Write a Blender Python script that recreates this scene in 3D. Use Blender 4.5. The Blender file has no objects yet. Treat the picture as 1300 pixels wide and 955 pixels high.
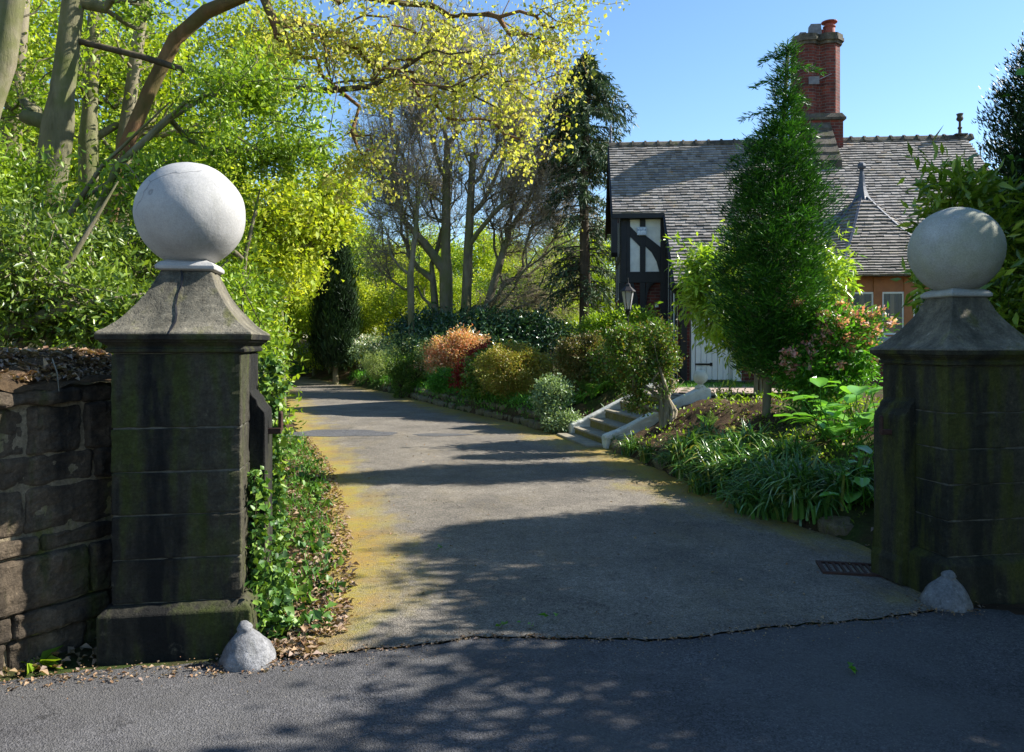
import bpy, math, numpy as np
from mathutils import Vector, Matrix
rng = np.random.default_rng(7)
C = bpy.context.scene.collection
R = math.radians
FPX, HY = 1000.0, 437.0            # focal length in pixels of the 1300 px photo, horizon row

def W(px, py, Y):                  # a point seen at (px, py) standing Y metres away
    return np.array([(px-650)/FPX*Y, Y, 1.6+(HY-py)/FPX*Y])
def ss(a, b, x):
    t = np.clip((np.asarray(x, float)-a)/(b-a), 0, 1); return t*t*(3-2*t)
def nrm(v):
    v = np.asarray(v, float); return v/np.maximum(np.linalg.norm(v, axis=-1, keepdims=True), 1e-9)

# ------------------------------------------------------------------ materials
class NT:
    def __init__(s, name):
        s.m = bpy.data.materials.new(name); s.m.use_nodes = True
        s.t = s.m.node_tree; s.t.nodes.clear()
        s.out = s.n('ShaderNodeOutputMaterial')
    def n(s, typ, **kw):
        nd = s.t.nodes.new(typ)
        for k, v in kw.items(): setattr(nd, k, v)
        return nd
    def l(s, a, b): s.t.links.new(a, b)
    def coord(s, which='Object', scale=(1, 1, 1)):
        tc = s.n('ShaderNodeTexCoord'); mp = s.n('ShaderNodeMapping')
        mp.inputs['Scale'].default_value = scale
        s.l(tc.outputs[which], mp.inputs['Vector']); return mp.outputs[0]
    def noise(s, vec, scale, detail=6, rough=.6):
        nd = s.n('ShaderNodeTexNoise'); nd.inputs['Scale'].default_value = scale
        nd.inputs['Detail'].default_value = detail; nd.inputs['Roughness'].default_value = rough
        s.l(vec, nd.inputs['Vector']); return nd.outputs['Fac']
    def ramp(s, fac, stops, interp='LINEAR'):
        nd = s.n('ShaderNodeValToRGB'); cr = nd.color_ramp; cr.interpolation = interp
        while len(cr.elements) < len(stops): cr.elements.new(.5)
        for e, (p, c) in zip(cr.elements, stops):
            e.position = p
            e.color = (c, c, c, 1) if not hasattr(c, '__len__') else (*c, 1)
        s.l(fac, nd.inputs[0]); return nd.outputs[0]
    def mix(s, fac, a, b, typ='MIX'):
        nd = s.n('ShaderNodeMix', data_type='RGBA', blend_type=typ)
        for sock, v in ((nd.inputs[0], fac), (nd.inputs[6], a), (nd.inputs[7], b)):
            if isinstance(v, (int, float)): sock.default_value = v
            elif isinstance(v, tuple): sock.default_value = (*v, 1)
            else: s.l(v, sock)
        return nd.outputs[2]
    def math(s, op, a, b=0.0):
        nd = s.n('ShaderNodeMath', operation=op)
        for sock, v in ((nd.inputs[0], a), (nd.inputs[1], b)):
            if isinstance(v, (int, float)): sock.default_value = v
            else: s.l(v, sock)
        return nd.outputs[0]
    def bump(s, h, strength=.5, dist=.01, normal=None):
        nd = s.n('ShaderNodeBump'); nd.inputs['Strength'].default_value = strength
        nd.inputs['Distance'].default_value = dist; s.l(h, nd.inputs['Height'])
        if normal: s.l(normal, nd.inputs['Normal'])
        return nd.outputs[0]
    def bsdf(s, color, rough=.7, normal=None, metallic=0, spec=.5):
        b = s.n('ShaderNodeBsdfPrincipled')
        if isinstance(color, tuple): b.inputs['Base Color'].default_value = (*color, 1)
        else: s.l(color, b.inputs['Base Color'])
        if isinstance(rough, (int, float)): b.inputs['Roughness'].default_value = rough
        else: s.l(rough, b.inputs['Roughness'])
        b.inputs['Metallic'].default_value = metallic
        b.inputs['Specular IOR Level'].default_value = spec
        if normal: s.l(normal, b.inputs['Normal'])
        return b.outputs[0]
    def fin(s, sh): s.l(sh, s.out.inputs['Surface']); return s.m

def island(t):
    return t.n('ShaderNodeNewGeometry').outputs['Random Per Island']

def leaf_mat(name, cols, gloss=.45, trans=.35, spec=.4):
    t = NT(name)
    k = len(cols); cols = [tuple(min(.8, x*1.35) for x in cc) for cc in cols]
    c = t.ramp(island(t), [(i/max(k-1, 1), cc) for i, cc in enumerate(cols)])
    nz = t.noise(t.coord(), 1.3, 3)
    c = t.mix(1.0, c, t.ramp(nz, [(.3, .72), (.7, 1.2)]), 'MULTIPLY')
    p = t.bsdf(c, gloss, spec=spec)
    tr = t.n('ShaderNodeBsdfTranslucent')
    t.l(t.mix(1.0, c, (1.35, 1.35, .5), 'MULTIPLY'), tr.inputs[0])
    mx = t.n('ShaderNodeMixShader'); mx.inputs[0].default_value = trans
    t.l(p, mx.inputs[1]); t.l(tr.outputs[0], mx.inputs[2])
    return t.fin(mx.outputs[0])

def bark_mat(name, a, b, moss=None, scale=6, streak=.25):
    t = NT(name); v = t.coord(scale=(1, 1, streak))
    n1 = t.noise(v, scale, 8, .7); c = t.ramp(n1, [(.3, a), (.7, b)])
    if moss: c = t.mix(t.ramp(t.noise(t.coord(), 1.7, 4), [(.45, 0.), (.62, .8)]), c, moss)
    return t.fin(t.bsdf(c, .9, t.bump(t.noise(v, scale*4, 8, .75), .8, .02), spec=.2))

def simple(name, col, rough=.6, var=.25, nscale=8, bump=.3, bdist=.004, metallic=0, spec=.4):
    t = NT(name); n1 = t.noise(t.coord(), nscale, 6)
    lo = tuple(x*(1-var) for x in col); hi = tuple(min(1, x*(1+var)) for x in col)
    return t.fin(t.bsdf(t.ramp(n1, [(.3, lo), (.7, hi)]), rough, t.bump(t.noise(t.coord(), nscale*6, 5), bump, bdist), metallic, spec))

def stone_mat(name, base, dark, algae, al=.55, dk=.5, dirt_low=None):
    t = NT(name)
    v = t.coord(); vs = t.coord(scale=(1, 1, .18))
    c = t.ramp(t.noise(v, 5, 8, .65), [(.3, tuple(x*.75 for x in base)), (.7, tuple(x*1.2 for x in base))])
    c = t.mix(t.ramp(t.noise(vs, 3.3, 6, .6), [(dk-.12, 1.), (dk+.12, 0.)]), c, dark)
    c = t.mix(t.ramp(t.noise(vs, 6.5, 5, .6), [(al, 0.), (al+.14, .85)]), c, algae)
    c = t.mix(t.ramp(t.noise(v, 9, 8, .7), [(.64, 0.), (.72, .5)]), c, tuple(min(1, x*1.7) for x in base))
    c = t.mix(1., c, t.ramp(t.noise(v, 60, 4, .8), [(.3, .6), (.7, 1.35)]), 'MULTIPLY')
    c = t.mix(1., c, t.ramp(t.noise(v, 18, 6, .75), [(.3, .65), (.7, 1.3)]), 'MULTIPLY')
    vo = t.n('ShaderNodeTexVoronoi'); vo.inputs['Scale'].default_value = 34; t.l(v, vo.inputs['Vector'])
    pit = t.ramp(vo.outputs['Distance'], [(.0, 0.), (.28, 1.)])
    h = t.math('ADD', t.noise(v, 14, 8, .75), t.math('MULTIPLY', t.noise(v, 90, 4, .8), .45)); h = t.math('ADD', h, t.math('MULTIPLY', pit, .25))
    return t.fin(t.bsdf(c, .88, t.bump(h, .85, .016), spec=.25))

M = {}
def mats():
    M['pier'] = stone_mat('pier_stone', (.085, .075, .05), (.010, .010, .009), (.040, .052, .008), al=.48, dk=.54)
    M['cap'] = stone_mat('cap_stone', (.19, .17, .125), (.07, .066, .05), (.13, .13, .035), al=.58, dk=.45)
    M['wall'] = stone_mat('wall_stone', (.13, .098, .065), (.017, .014, .011), (.045, .055, .010), al=.54, dk=.52)
    M['edging'] = stone_mat('edging_rock', (.23, .185, .12), (.08, .065, .04), (.12, .13, .02), al=.5, dk=.42)
    # white-grey painted concrete
    t = NT('ball_concrete'); v = t.coord()
    c = t.ramp(t.noise(v, 4, 8, .65), [(.3, (.31, .305, .295)), (.7, (.44, .43, .41))])
    c = t.mix(t.ramp(t.noise(t.coord(scale=(1, 1, .3)), 5, 8, .7), [(.54, 0.), (.75, .7)]), c, (.24, .24, .20))
    vo = t.n('ShaderNodeTexVoronoi', feature='DISTANCE_TO_EDGE'); vo.inputs['Scale'].default_value = 2.3
    wv = t.n('ShaderNodeMix', data_type='VECTOR'); wv.inputs[0].default_value = .25
    t.l(v, wv.inputs[4]); nn = t.n('ShaderNodeTexNoise'); nn.inputs['Scale'].default_value = 5; t.l(v, nn.inputs['Vector'])
    t.l(nn.outputs['Color'], wv.inputs[5]); t.l(wv.outputs[1], vo.inputs['Vector'])
    crack = t.ramp(vo.outputs[0], [(0., 0.), (.008, 1.)])
    gate = t.ramp(t.noise(v, 2, 2), [(.52, 1.), (.58, 0.)])
    crack2 = t.math('MAXIMUM', crack, gate)
    c = t.mix(1., c, t.ramp(crack2, [(0., .62), (1., 1.)]), 'MULTIPLY')
    c = t.mix(1., c, t.ramp(t.noise(v, 120, 3), [(.3, .88), (.7, 1.08)]), 'MULTIPLY')
    b1 = t.bump(t.noise(v, 45, 8, .7), .35, .006)
    M['ball'] = t.fin(t.bsdf(c, .8, t.bump(crack2, .6, .004, b1), spec=.3))
    # lichened ball of the other pier
    t = NT('ball_lichen'); v = t.coord()
    c = t.ramp(t.noise(v, 5, 8, .7), [(.3, (.28, .28, .26)), (.7, (.44, .44, .41))])
    c = t.mix(t.ramp(t.noise(v, 2.2, 5), [(.46, 0.), (.62, .6)]), c, (.30, .31, .20))
    c = t.mix(1., c, t.ramp(t.noise(v, 110, 3), [(.3, .8), (.7, 1.1)]), 'MULTIPLY')
    M['ball2'] = t.fin(t.bsdf(c, .85, t.bump(t.noise(v, 40, 8, .75), .5, .008), spec=.25))
    M['mortar'] = simple('old_mortar', (.10, .095, .075), .95, .5, 20, .8, .01)
    M['pier2'] = stone_mat('mossy_pier_stone', (.075, .068, .045), (.020, .020, .014), (.058, .064, .010), al=.47, dk=.52)
    M['guard'] = stone_mat('worn_white_paint', (.23, .23, .235), (.14, .14, .135), (.11, .11, .09), al=.6, dk=.42)
    # asphalt with edge attribute
    def asphalt(name, lo, hi, moss):
        t = NT(name); v = t.coord()
        c = t.ramp(t.noise(v, 1.1, 7, .6), [(.3, lo), (.7, hi)])
        vo = t.n('ShaderNodeTexVoronoi'); vo.inputs['Scale'].default_value = 140; t.l(v, vo.inputs['Vector'])
        c = t.mix(1., c, t.ramp(vo.outputs['Color'], [(.1, .55), (.9, 1.5)]), 'MULTIPLY')
        c = t.mix(1., c, t.ramp(t.noise(v, 38, 4, .85), [(.3, .62), (.7, 1.38)]), 'MULTIPLY')
        c = t.mix(1., c, t.ramp(t.noise(v, 5, 5, .7), [(.3, .82), (.7, 1.16)]), 'MULTIPLY')
        c = t.mix(t.ramp(t.noise(v, 55, 3, .8), [(.64, 0.), (.70, .7)]), c, (.38, .34, .26))
        if moss:
            at = t.n('ShaderNodeAttribute', attribute_name='edge')
            n2 = t.noise(t.coord(scale=(1.6, .7, 1)), 1.5, 8, .72)
            e = t.math('SUBTRACT', t.math('MULTIPLY', n2, 2.1), at.outputs['Fac'])
            m1 = t.ramp(e, [(.12, 0.), (.85, .95)])
            fine = t.ramp(t.noise(v, 30, 6, .8), [(.32, .35), (.6, 1.)])
            c = t.mix(t.math('MULTIPLY', m1, fine), c, t.ramp(t.noise(v, 2.2, 5), [(.35, (.33, .20, .03)), (.65, (.29, .25, .018))]))
            n3 = t.ramp(t.noise(t.coord(scale=(1.2, .6, 1)), .8, 7, .7), [(.52, 0.), (.72, .28)])
            c = t.mix(t.math('MULTIPLY', n3, fine), c, (.26, .19, .07))
        if not moss:
            c = t.mix(t.ramp(t.noise(v, .9, 8, .75), [(.42, .0), (.66, .75)]), c, (.10, .097, .092))
            c = t.mix(t.ramp(t.noise(v, 2.6, 8, .8), [(.60, .0), (.68, .7)]), c, (.022, .022, .022))
        vc = t.n('ShaderNodeTexVoronoi', feature='DISTANCE_TO_EDGE'); vc.inputs['Scale'].default_value = .55
        wv = t.n('ShaderNodeVectorMath', operation='ADD'); nn = t.n('ShaderNodeTexNoise'); nn.inputs['Scale'].default_value = 3.; nn.inputs['Detail'].default_value = 6
        t.l(v, nn.inputs['Vector']); t.l(v, wv.inputs[0]); t.l(nn.outputs['Color'], wv.inputs[1]); t.l(wv.outputs[0], vc.inputs['Vector'])
        cr = t.ramp(vc.outputs[0], [(.0, .45), (.006, 1.)])
        c = t.mix(t.ramp(t.noise(v, .6, 2), [(.47, 0.), (.55, 1.)]), c, t.mix(1., c, cr, 'MULTIPLY'))
        h = t.math('ADD', vo.outputs['Distance'], t.math('MULTIPLY', t.noise(v, 30, 5, .8), 1.6))
        return t.fin(t.bsdf(c, .88, t.bump(h, .8, .006), spec=.25))
    M['drive'] = asphalt('drive_asphalt', (.112, .100, .084), (.205, .180, .145), True)
    M['road'] = asphalt('road_asphalt', (.056, .054, .056), (.106, .103, .104), False)
    M['patch'] = asphalt('patch_asphalt', (.075, .075, .08), (.105, .105, .11), False)
    # soil / ground
    t = NT('garden_ground'); v = t.coord()
    c = t.ramp(t.noise(v, 3, 8, .7), [(.25, (.035, .022, .013)), (.5, (.075, .047, .026)), (.75, (.14, .095, .05))])
    c = t.mix(t.ramp(t.noise(v, .7, 6, .6), [(.46, 0.), (.58, .9)]), c, t.ramp(t.noise(v, 25, 4), [(.3, (.03, .05, .012)), (.7, (.07, .11, .022))]))
    c = t.mix(t.ramp(t.noise(v, 45, 5, .8), [(.6, 0.), (.7, .7)]), c, (.20, .14, .08))
    M['ground'] = t.fin(t.bsdf(c, .95, t.bump(t.noise(v, 22, 8, .8), 1., .04), spec=.15))
    t = NT('wood_floor'); v = t.coord()
    c = t.ramp(t.noise(v, 14, 6, .8), [(.3, (.045, .03, .018)), (.7, (.15, .10, .055))])
    M['bank'] = t.fin(t.bsdf(c, .95, t.bump(t.noise(v, 30, 8, .8), 1., .03), spec=.15))
    # brick via UV in metres
    t = NT('red_brick'); tc = t.n('ShaderNodeTexCoord'); b = t.n('ShaderNodeTexBrick')
    b.inputs['Scale'].default_value = 1; b.inputs['Brick Width'].default_value = .225
    b.inputs['Row Height'].default_value = .075; b.inputs['Mortar Size'].default_value = .008
    b.inputs['Color1'].default_value = (.21, .048, .03, 1); b.inputs['Color2'].default_value = (.10, .03, .025, 1)
    b.inputs['Mortar'].default_value = (.17, .13, .11, 1); b.inputs['Mortar Smooth'].default_value = .2
    t.l(tc.outputs['UV'], b.inputs['Vector'])
    c = t.mix(1., b.outputs['Color'], t.ramp(t.noise(t.coord(), 2.2, 8, .7), [(.3, .55), (.7, 1.25)]), 'MULTIPLY')
    c = t.mix(t.ramp(t.noise(t.coord(), 5, 6), [(.55, 0.), (.72, .5)]), c, (.09, .06, .05))
    hh = t.math('SUBTRACT', 1.0, b.outputs['Fac'])
    M['brick'] = t.fin(t.bsdf(c, .85, t.bump(hh, .8, .01), spec=.25))
    # slates
    def slate(name, cols):
        t = NT(name); c = t.ramp(island(t), cols)
        v = t.coord()
        c = t.mix(t.ramp(t.noise(v, 3.5, 7, .7), [(.58, 0.), (.70, .6)]), c, (.30, .25, .10))
        c = t.mix(t.ramp(t.noise(v, 1.2, 5, .7), [(.66, 0.), (.70, .8)]), c, (.42, .22, .04))
        c = t.mix(1., c, t.ramp(t.noise(v, 20, 5, .8), [(.3, .7), (.7, 1.2)]), 'MULTIPLY')
        return t.fin(t.bsdf(c, .7, t.bump(t.noise(v, 40, 5), .5, .006), spec=.4))
    M['slate'] = slate('roof_slate', [(0., (.13, .12, .108)), (.35, (.215, .198, .178)), (.8, (.31, .285, .255)), (1., (.18, .148, .115))])
    M['slate2'] = slate('bay_slate', [(0., (.16, .142, .12)), (.5, (.23, .205, .175)), (1., (.30, .265, .225))])
    M['lead'] = simple('lead', (.07, .08, .10), .5, .2, 5)
    M['black'] = simple('black_timber', (.012, .012, .014), .55, .4, 9, .5, .004)
    M['render'] = simple('white_render', (.78, .78, .72), .9, .12, 6, .3, .004)
    M['white'] = simple('white_paint', (.78, .78, .76), .5, .06, 5, .1, .002)
    M['orange'] = simple('varnished_wood', (.34, .12, .035), .45, .25, 5, .3, .003)
    M['sill'] = simple('sill_stone', (.30, .31, .34), .6, .15, 6)
    M['iron'] = simple('black_iron', (.015, .013, .013), .5, .4, 20, .5, .003, .3)
    M['rust'] = simple('rusty_iron', (.05, .022, .014), .8, .5, 30, .7, .004)
    M['terracotta'] = simple('terracotta_pot', (.28, .065, .04), .7, .3, 9)
    M['potgrey'] = simple('grey_pot', (.16, .16, .17), .7, .3, 9)
    M['gritstone'] = stone_mat('chimney_stone', (.16, .135, .10), (.05, .045, .035), (.09, .09, .03), al=.55)
    # whitewashed stair walls
    t = NT('old_whitewash'); v = t.coord()
    c = t.ramp(t.noise(v, 4, 7, .7), [(.25, (.42, .42, .36)), (.55, (.68, .68, .62))])
    c = t.mix(t.ramp(t.noise(v, 9, 8, .75), [(.57, 0.), (.66, .8)]), c, (.17, .16, .10))
    M['whitewash'] = t.fin(t.bsdf(c, .85, t.bump(t.noise(v, 20, 7, .7), .7, .012), spec=.2))
    M['step'] = stone_mat('step_stone', (.24, .20, .09), (.13, .11, .045), (.20, .17, .025), al=.45, dk=.40)
    M['tread'] = simple('step_tread', (.25, .22, .16), .85, .3, 7)
    M['paving'] = simple('terrace_paving', (.34, .26, .21), .85, .25, 4)
    t = NT('window_glass')
    g = t.bsdf((.02, .025, .03), .06, spec=.6); M['glass'] = t.fin(g)
    M['curtain'] = simple('curtain', (.12, .14, .15), .9, .2, 3)
    t = NT('lamp_glass'); g = t.n('ShaderNodeBsdfPrincipled'); g.inputs['Base Color'].default_value = (.75, .72, .68, 1)
    g.inputs['Roughness'].default_value = .15; g.inputs['Transmission Weight'].default_value = .6
    M['lampglass'] = t.fin(g.outputs[0])
    M['boxblue'] = simple('alarm_blue', (.06, .16, .34), .4, .05)
    M['boxpale'] = simple('alarm_pale', (.70, .76, .80), .4, .05)
    # barks
    M['bark'] = bark_mat('grey_bark', (.10, .085, .05), (.30, .26, .18), (.12, .13, .04), 5)
    M['barkg'] = bark_mat('green_grey_bark', (.09, .085, .045), (.24, .22, .13), (.10, .12, .03), 7)
    M['barkr'] = bark_mat('red_brown_bark', (.10, .05, .025), (.26, .15, .075), (.10, .09, .03), 8)
    M['barkd'] = bark_mat('dark_bark', (.035, .028, .018), (.12, .095, .06), None, 9)
    M['barkb'] = bark_mat('beech_bark', (.07, .06, .035), (.26, .225, .145), (.13, .14, .045), 6)
    M['twig'] = bark_mat('pale_twig', (.20, .17, .11), (.40, .34, .24), None, 10)
    # leaves
    L = leaf_mat
    M['l_rhodo'] = L('rhododendron_leaf', [(.045, .085, .012), (.09, .15, .018), (.15, .22, .03), (.20, .26, .05)], .35, .35, .5)
    M['l_bright'] = L('bright_leaf', [(.06, .12, .012), (.16, .25, .018), (.27, .36, .035)], .4, .4)
    M['l_lime'] = L('lime_leaf', [(.17, .24, .018), (.29, .35, .035), (.42, .43, .05)], .5, .42, .3)
    M['l_yellow'] = L('yellow_blossom_leaf', [(.20, .23, .04), (.32, .34, .08), (.44, .42, .13), (.35, .29, .10)], .6, .5, .25)
    M['l_wood'] = L('woodland_leaf', [(.13, .20, .012), (.24, .33, .02), (.38, .42, .04)], .5, .4)
    M['l_woodd'] = L('woodland_leaf_dark', [(.04, .085, .012), (.08, .15, .018), (.15, .23, .03)], .5, .35)
    M['l_thuja'] = L('thuja_spray', [(.010, .045, .008), (.028, .10, .013), (.07, .20, .02)], .5, .15, .35)
    M['l_spruce'] = L('spruce_needle', [(.02, .04, .018), (.04, .07, .028), (.07, .11, .045)], .55, .1, .3)
    M['l_yew'] = L('yew_needle', [(.008, .02, .008), (.016, .038, .012), (.03, .06, .016)], .5, .12, .3)
    M['l_magnolia'] = L('broad_shrub_leaf', [(.05, .10, .012), (.13, .21, .02), (.25, .33, .035)], .28, .35, .6)
    M['l_laurel'] = L('laurel_leaf', [(.12, .22, .02), (.24, .36, .035), (.33, .42, .07)], .3, .35, .5)
    M['l_laureld'] = L('dark_laurel_leaf', [(.012, .04, .016), (.025, .07, .025), (.06, .12, .05)], .3, .15, .6)
    M['l_box'] = L('yellow_box_leaf', [(.12, .15, .02), (.22, .24, .03), (.32, .26, .05), (.26, .15, .04)], .45, .25)
    M['l_hedge'] = L('hedge_leaf', [(.06, .09, .02), (.12, .15, .035), (.22, .12, .05), (.16, .19, .06)], .4, .25, .5)
    M['l_green'] = L('garden_green_leaf', [(.04, .13, .012), (.08, .22, .02), (.13, .32, .035)], .4, .35)
    M['l_pale'] = L('pale_green_leaf', [(.14, .20, .06), (.26, .33, .10), (.36, .42, .16)], .45, .3)
    M['l_greyg'] = L('grey_green_leaf', [(.10, .16, .07), (.18, .26, .12), (.30, .38, .22)], .35, .25, .5)
    M['l_red'] = L('red_azalea_leaf', [(.16, .008, .01), (.34, .015, .02), (.12, .05, .015)], .45, .3)
    M['l_orange'] = L('orange_pieris_leaf', [(.59, .17, .09), (.59, .30, .17), (.59, .47, .32), (.40, .27, .08)], .45, .35)
    M['l_brown'] = L('mixed_brown_leaf', [(.03, .07, .010), (.06, .13, .015), (.10, .20, .02), (.14, .08, .02), (.12, .24, .03)], .4, .3, .5)
    M['l_pink'] = L('pink_flower', [(.59, .20, .19), (.59, .31, .28), (.59, .42, .36)], .6, .3)
    M['l_strap'] = L('strap_leaf', [(.02, .06, .014), (.045, .125, .022), (.09, .20, .035), (.10, .20, .04), (.28, .24, .06)], .3, .2, .6)
    M['l_berg'] = L('bergenia_leaf', [(.09, .24, .03), (.14, .34, .04), (.18, .38, .08)], .22, .35, .6)
    M['l_ivy'] = L('ivy_leaf', [(.02, .055, .014), (.05, .12, .02), (.14, .22, .03)], .45, .2, .35)
    M['l_fern'] = L('fern_frond', [(.13, .28, .03), (.20, .38, .05)], .5, .4)
    M['litter'] = L('fallen_leaf', [(.10, .05, .025), (.20, .12, .065), (.30, .21, .13), (.16, .11, .05), (.26, .19, .15), (.08, .06, .04)], .6, .15, .3)
    M['l_grass'] = L('lawn_blade', [(.05, .15, .012), (.09, .24, .02)], .5, .3)
    M['petal'] = L('daffodil_petal', [(.80, .60, .30), (.85, .50, .12)], .6, .3)
    M['whiteflower'] = L('pale_flower', [(.75, .70, .60), (.80, .55, .50)], .6, .3)
mats()

# ------------------------------------------------------------------ object helpers
def link(name, me, mat, parent=None, smooth=False):
    o = bpy.data.objects.new(name, me); C.objects.link(o)
    for m_ in (mat if isinstance(mat, (list, tuple)) else [mat]): me.materials.append(m_)
    if smooth: me.shade_smooth()
    if parent: o.parent = parent
    return o
def mesh_np(name, V, F, smooth=False):
    """V (n,3); F list of int arrays (m,k)"""
    me = bpy.data.meshes.new(name); V = np.asarray(V, np.float32)
    me.vertices.add(len(V)); me.vertices.foreach_set('co', V.ravel())
    loops = np.concatenate([f.ravel() for f in F]).astype(np.int32)
    tot = np.concatenate([np.full(len(f), f.shape[1]) for f in F]).astype(np.int32)
    st = np.concatenate([[0], np.cumsum(tot)[:-1]]).astype(np.int32)
    me.loops.add(len(loops)); me.loops.foreach_set('vertex_index', loops)
    me.polygons.add(len(tot)); me.polygons.foreach_set('loop_start', st); me.polygons.foreach_set('loop_total', tot)
    me.update(calc_edges=True)
    if smooth: me.shade_smooth()
    return me
def thing(name, label, cat, loc=(0, 0, 0), rz=0, group=None, kind=None):
    o = bpy.data.objects.new(name, None); C.objects.link(o); o.empty_display_size = .2
    o.location = loc; o.rotation_euler = (0, 0, rz)
    return tag(o, label, cat, group, kind)
def tag(o, label=None, cat=None, group=None, kind=None):
    if label: o['label'] = label
    if cat: o['category'] = cat
    if group: o['group'] = group
    if kind: o['kind'] = kind
    return o
def dup(root, label=None):
    r = root.copy(); C.objects.link(r)
    if label: r['label'] = label
    for ch in list(root.children):
        c = ch.copy(); C.objects.link(c); c.parent = r
        for g in list(ch.children):
            d = g.copy(); C.objects.link(d); d.parent = c
    return r

class MB:
    """collects closed shapes (with a metre UV) into one mesh"""
    def __init__(s): s.v = []; s.f = []; s.uv = []
    def add(s, vs, fs, uvs=None):
        b = len(s.v); s.v += [tuple(map(float, v)) for v in vs]
        for i, f in enumerate(fs):
            s.f.append([b+j for j in f])
            if uvs: s.uv.append(uvs[i])
            else:
                p = [np.array(vs[j], float) for j in f]
                n = np.cross(p[1]-p[0], p[2]-p[1]); 
                if abs(n[2]) > .7*np.linalg.norm(n)+1e-9: s.uv.append([(q[0], q[1]) for q in p])
                elif abs(n[0]) > abs(n[1]): s.uv.append([(q[1], q[2]) for q in p])
                else: s.uv.append([(q[0], q[2]) for q in p])
        return s
    def box(s, a, b):
        (x0, y0, z0), (x1, y1, z1) = a, b
        vs = [(x0,y0,z0),(x1,y0,z0),(x1,y1,z0),(x0,y1,z0),(x0,y0,z1),(x1,y0,z1),(x1,y1,z1),(x0,y1,z1)]
        return s.add(vs, [(0,3,2,1),(4,5,6,7),(0,1,5,4),(1,2,6,5),(2,3,7,6),(3,0,4,7)])
    def prism(s, poly, z0, z1, taper=1.0):
        n = len(poly); c = np.mean(np.array(poly, float), 0)
        top = [tuple(c+(np.array(p)-c)*taper) for p in poly]
        vs = [(*p, z0) for p in poly]+[(*p, z1) for p in top]
        fs = [tuple(range(n))[::-1], tuple(range(n, 2*n))]+[(i, (i+1) % n, n+(i+1) % n, n+i) for i in range(n)]
        uvs = [[p for p in poly][::-1], [p for p in top]]; u = 0
        for i in range(n):
            d = math.dist(poly[i], poly[(i+1) % n]); uvs.append([(u, z0), (u+d, z0), (u+d, z1), (u, z1)]); u += d
        return s.add(vs, fs, uvs)
    def extr(s, poly, axis, a0, a1):
        """poly of (p,q) in the plane normal to axis ('x' or 'y'), extruded from a0 to a1"""
        n = len(poly)
        g = (lambda p, q, a: (a, p, q)) if axis == 'x' else (lambda p, q, a: (p, a, q))
        vs = [g(p, q, a0) for p, q in poly]+[g(p, q, a1) for p, q in poly]
        return s.add(vs, [tuple(range(n))[::-1], tuple(range(n, 2*n))]+[(i, (i+1) % n, n+(i+1) % n, n+i) for i in range(n)])
    def rings(s, rings, cap=True):
        n = len(rings[0]); vs = [p for r in rings for p in r]; fs = []
        for k in range(len(rings)-1):
            for i in range(n): fs.append((k*n+i, k*n+(i+1) % n, (k+1)*n+(i+1) % n, (k+1)*n+i))
        if cap: fs += [tuple(range(n))[::-1], tuple(range((len(rings)-1)*n, len(rings)*n))]
        return s.add(vs, fs)
    def lathe(s, prof, c=(0, 0, 0), n=24):
        return s.rings([[(c[0]+r*math.cos(2*math.pi*i/n), c[1]+r*math.sin(2*math.pi*i/n), c[2]+z) for i in range(n)] for r, z in prof])
    def bar(s, a, b, w, t, up=(0, 0, 1)):
        a = np.array(a, float); b = np.array(b, float); d = nrm(b-a); u = nrm(np.cross(d, up)); v = np.cross(u, d)
        vs = [p+sx*u*w/2+sy*v*t/2 for p in (a, b) for sx, sy in ((-1,-1),(1,-1),(1,1),(-1,1))]
        return s.add(vs, [(0,3,2,1),(4,5,6,7),(0,1,5,4),(1,2,6,5),(2,3,7,6),(3,0,4,7)])
    def build(s, name, mat, parent=None, bevel=0, smooth=False, seg=2):
        me = bpy.data.meshes.new(name); me.from_pydata(s.v, [], s.f)
        ul = me.uv_layers.new(name='UVMap'); ul.data.foreach_set('uv', [c for f in s.uv for p in f for c in p])
        o = link(name, me, mat, parent, smooth)
        if bevel:
            md = o.modifiers.new('bevel', 'BEVEL'); md.width = bevel; md.segments = seg; md.limit_method = 'ANGLE'; md.angle_limit = R(40)
        return o
def rough_mod(o, name, sub, strength, size, depth=2):
    tx = bpy.data.textures.new(name, 'CLOUDS'); tx.noise_scale = size; tx.noise_depth = depth
    if sub:
        m = o.modifiers.new('sub', 'SUBSURF'); m.subdivision_type = 'SIMPLE'; m.levels = m.render_levels = sub
    m = o.modifiers.new('dis', 'DISPLACE'); m.texture = tx; m.strength = strength; m.mid_level = .5; m.texture_coords = 'GLOBAL'
    return o
def pt_in(p, cosr, sinr, org):  # helper
    return (org[0]+p[0]*cosr-p[1]*sinr, org[1]+p[0]*sinr+p[1]*cosr)

# ------------------------------------------------------------------ vegetation helpers
def rdir(n):
    return nrm(rng.normal(size=(n, 3)))
def leaves_np(P, D, N, L, Wd, fold=.25, curl=.0):
    """one folded leaf per row: base, left, right, tip"""
    n = len(P); D = nrm(D); S = nrm(np.cross(D, N)); N = np.cross(S, D)
    L = np.broadcast_to(np.asarray(L, float).reshape(-1, 1) if np.ndim(L) else np.full((1, 1), L), (n, 1))
    Wd = np.broadcast_to(np.asarray(Wd, float).reshape(-1, 1) if np.ndim(Wd) else np.full((1, 1), Wd), (n, 1))
    mid = P+D*L*.45
    l = mid-S*Wd*.5+N*Wd*fold; r = mid+S*Wd*.5+N*Wd*fold; tip = P+D*L-N*L*curl
    V = np.stack([P, r, tip, l], 1).reshape(-1, 3)
    b = np.arange(n)*4
    F = np.concatenate([np.stack([b, b+1, b+2], 1), np.stack([b, b+2, b+3], 1)])
    return V, F
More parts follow.
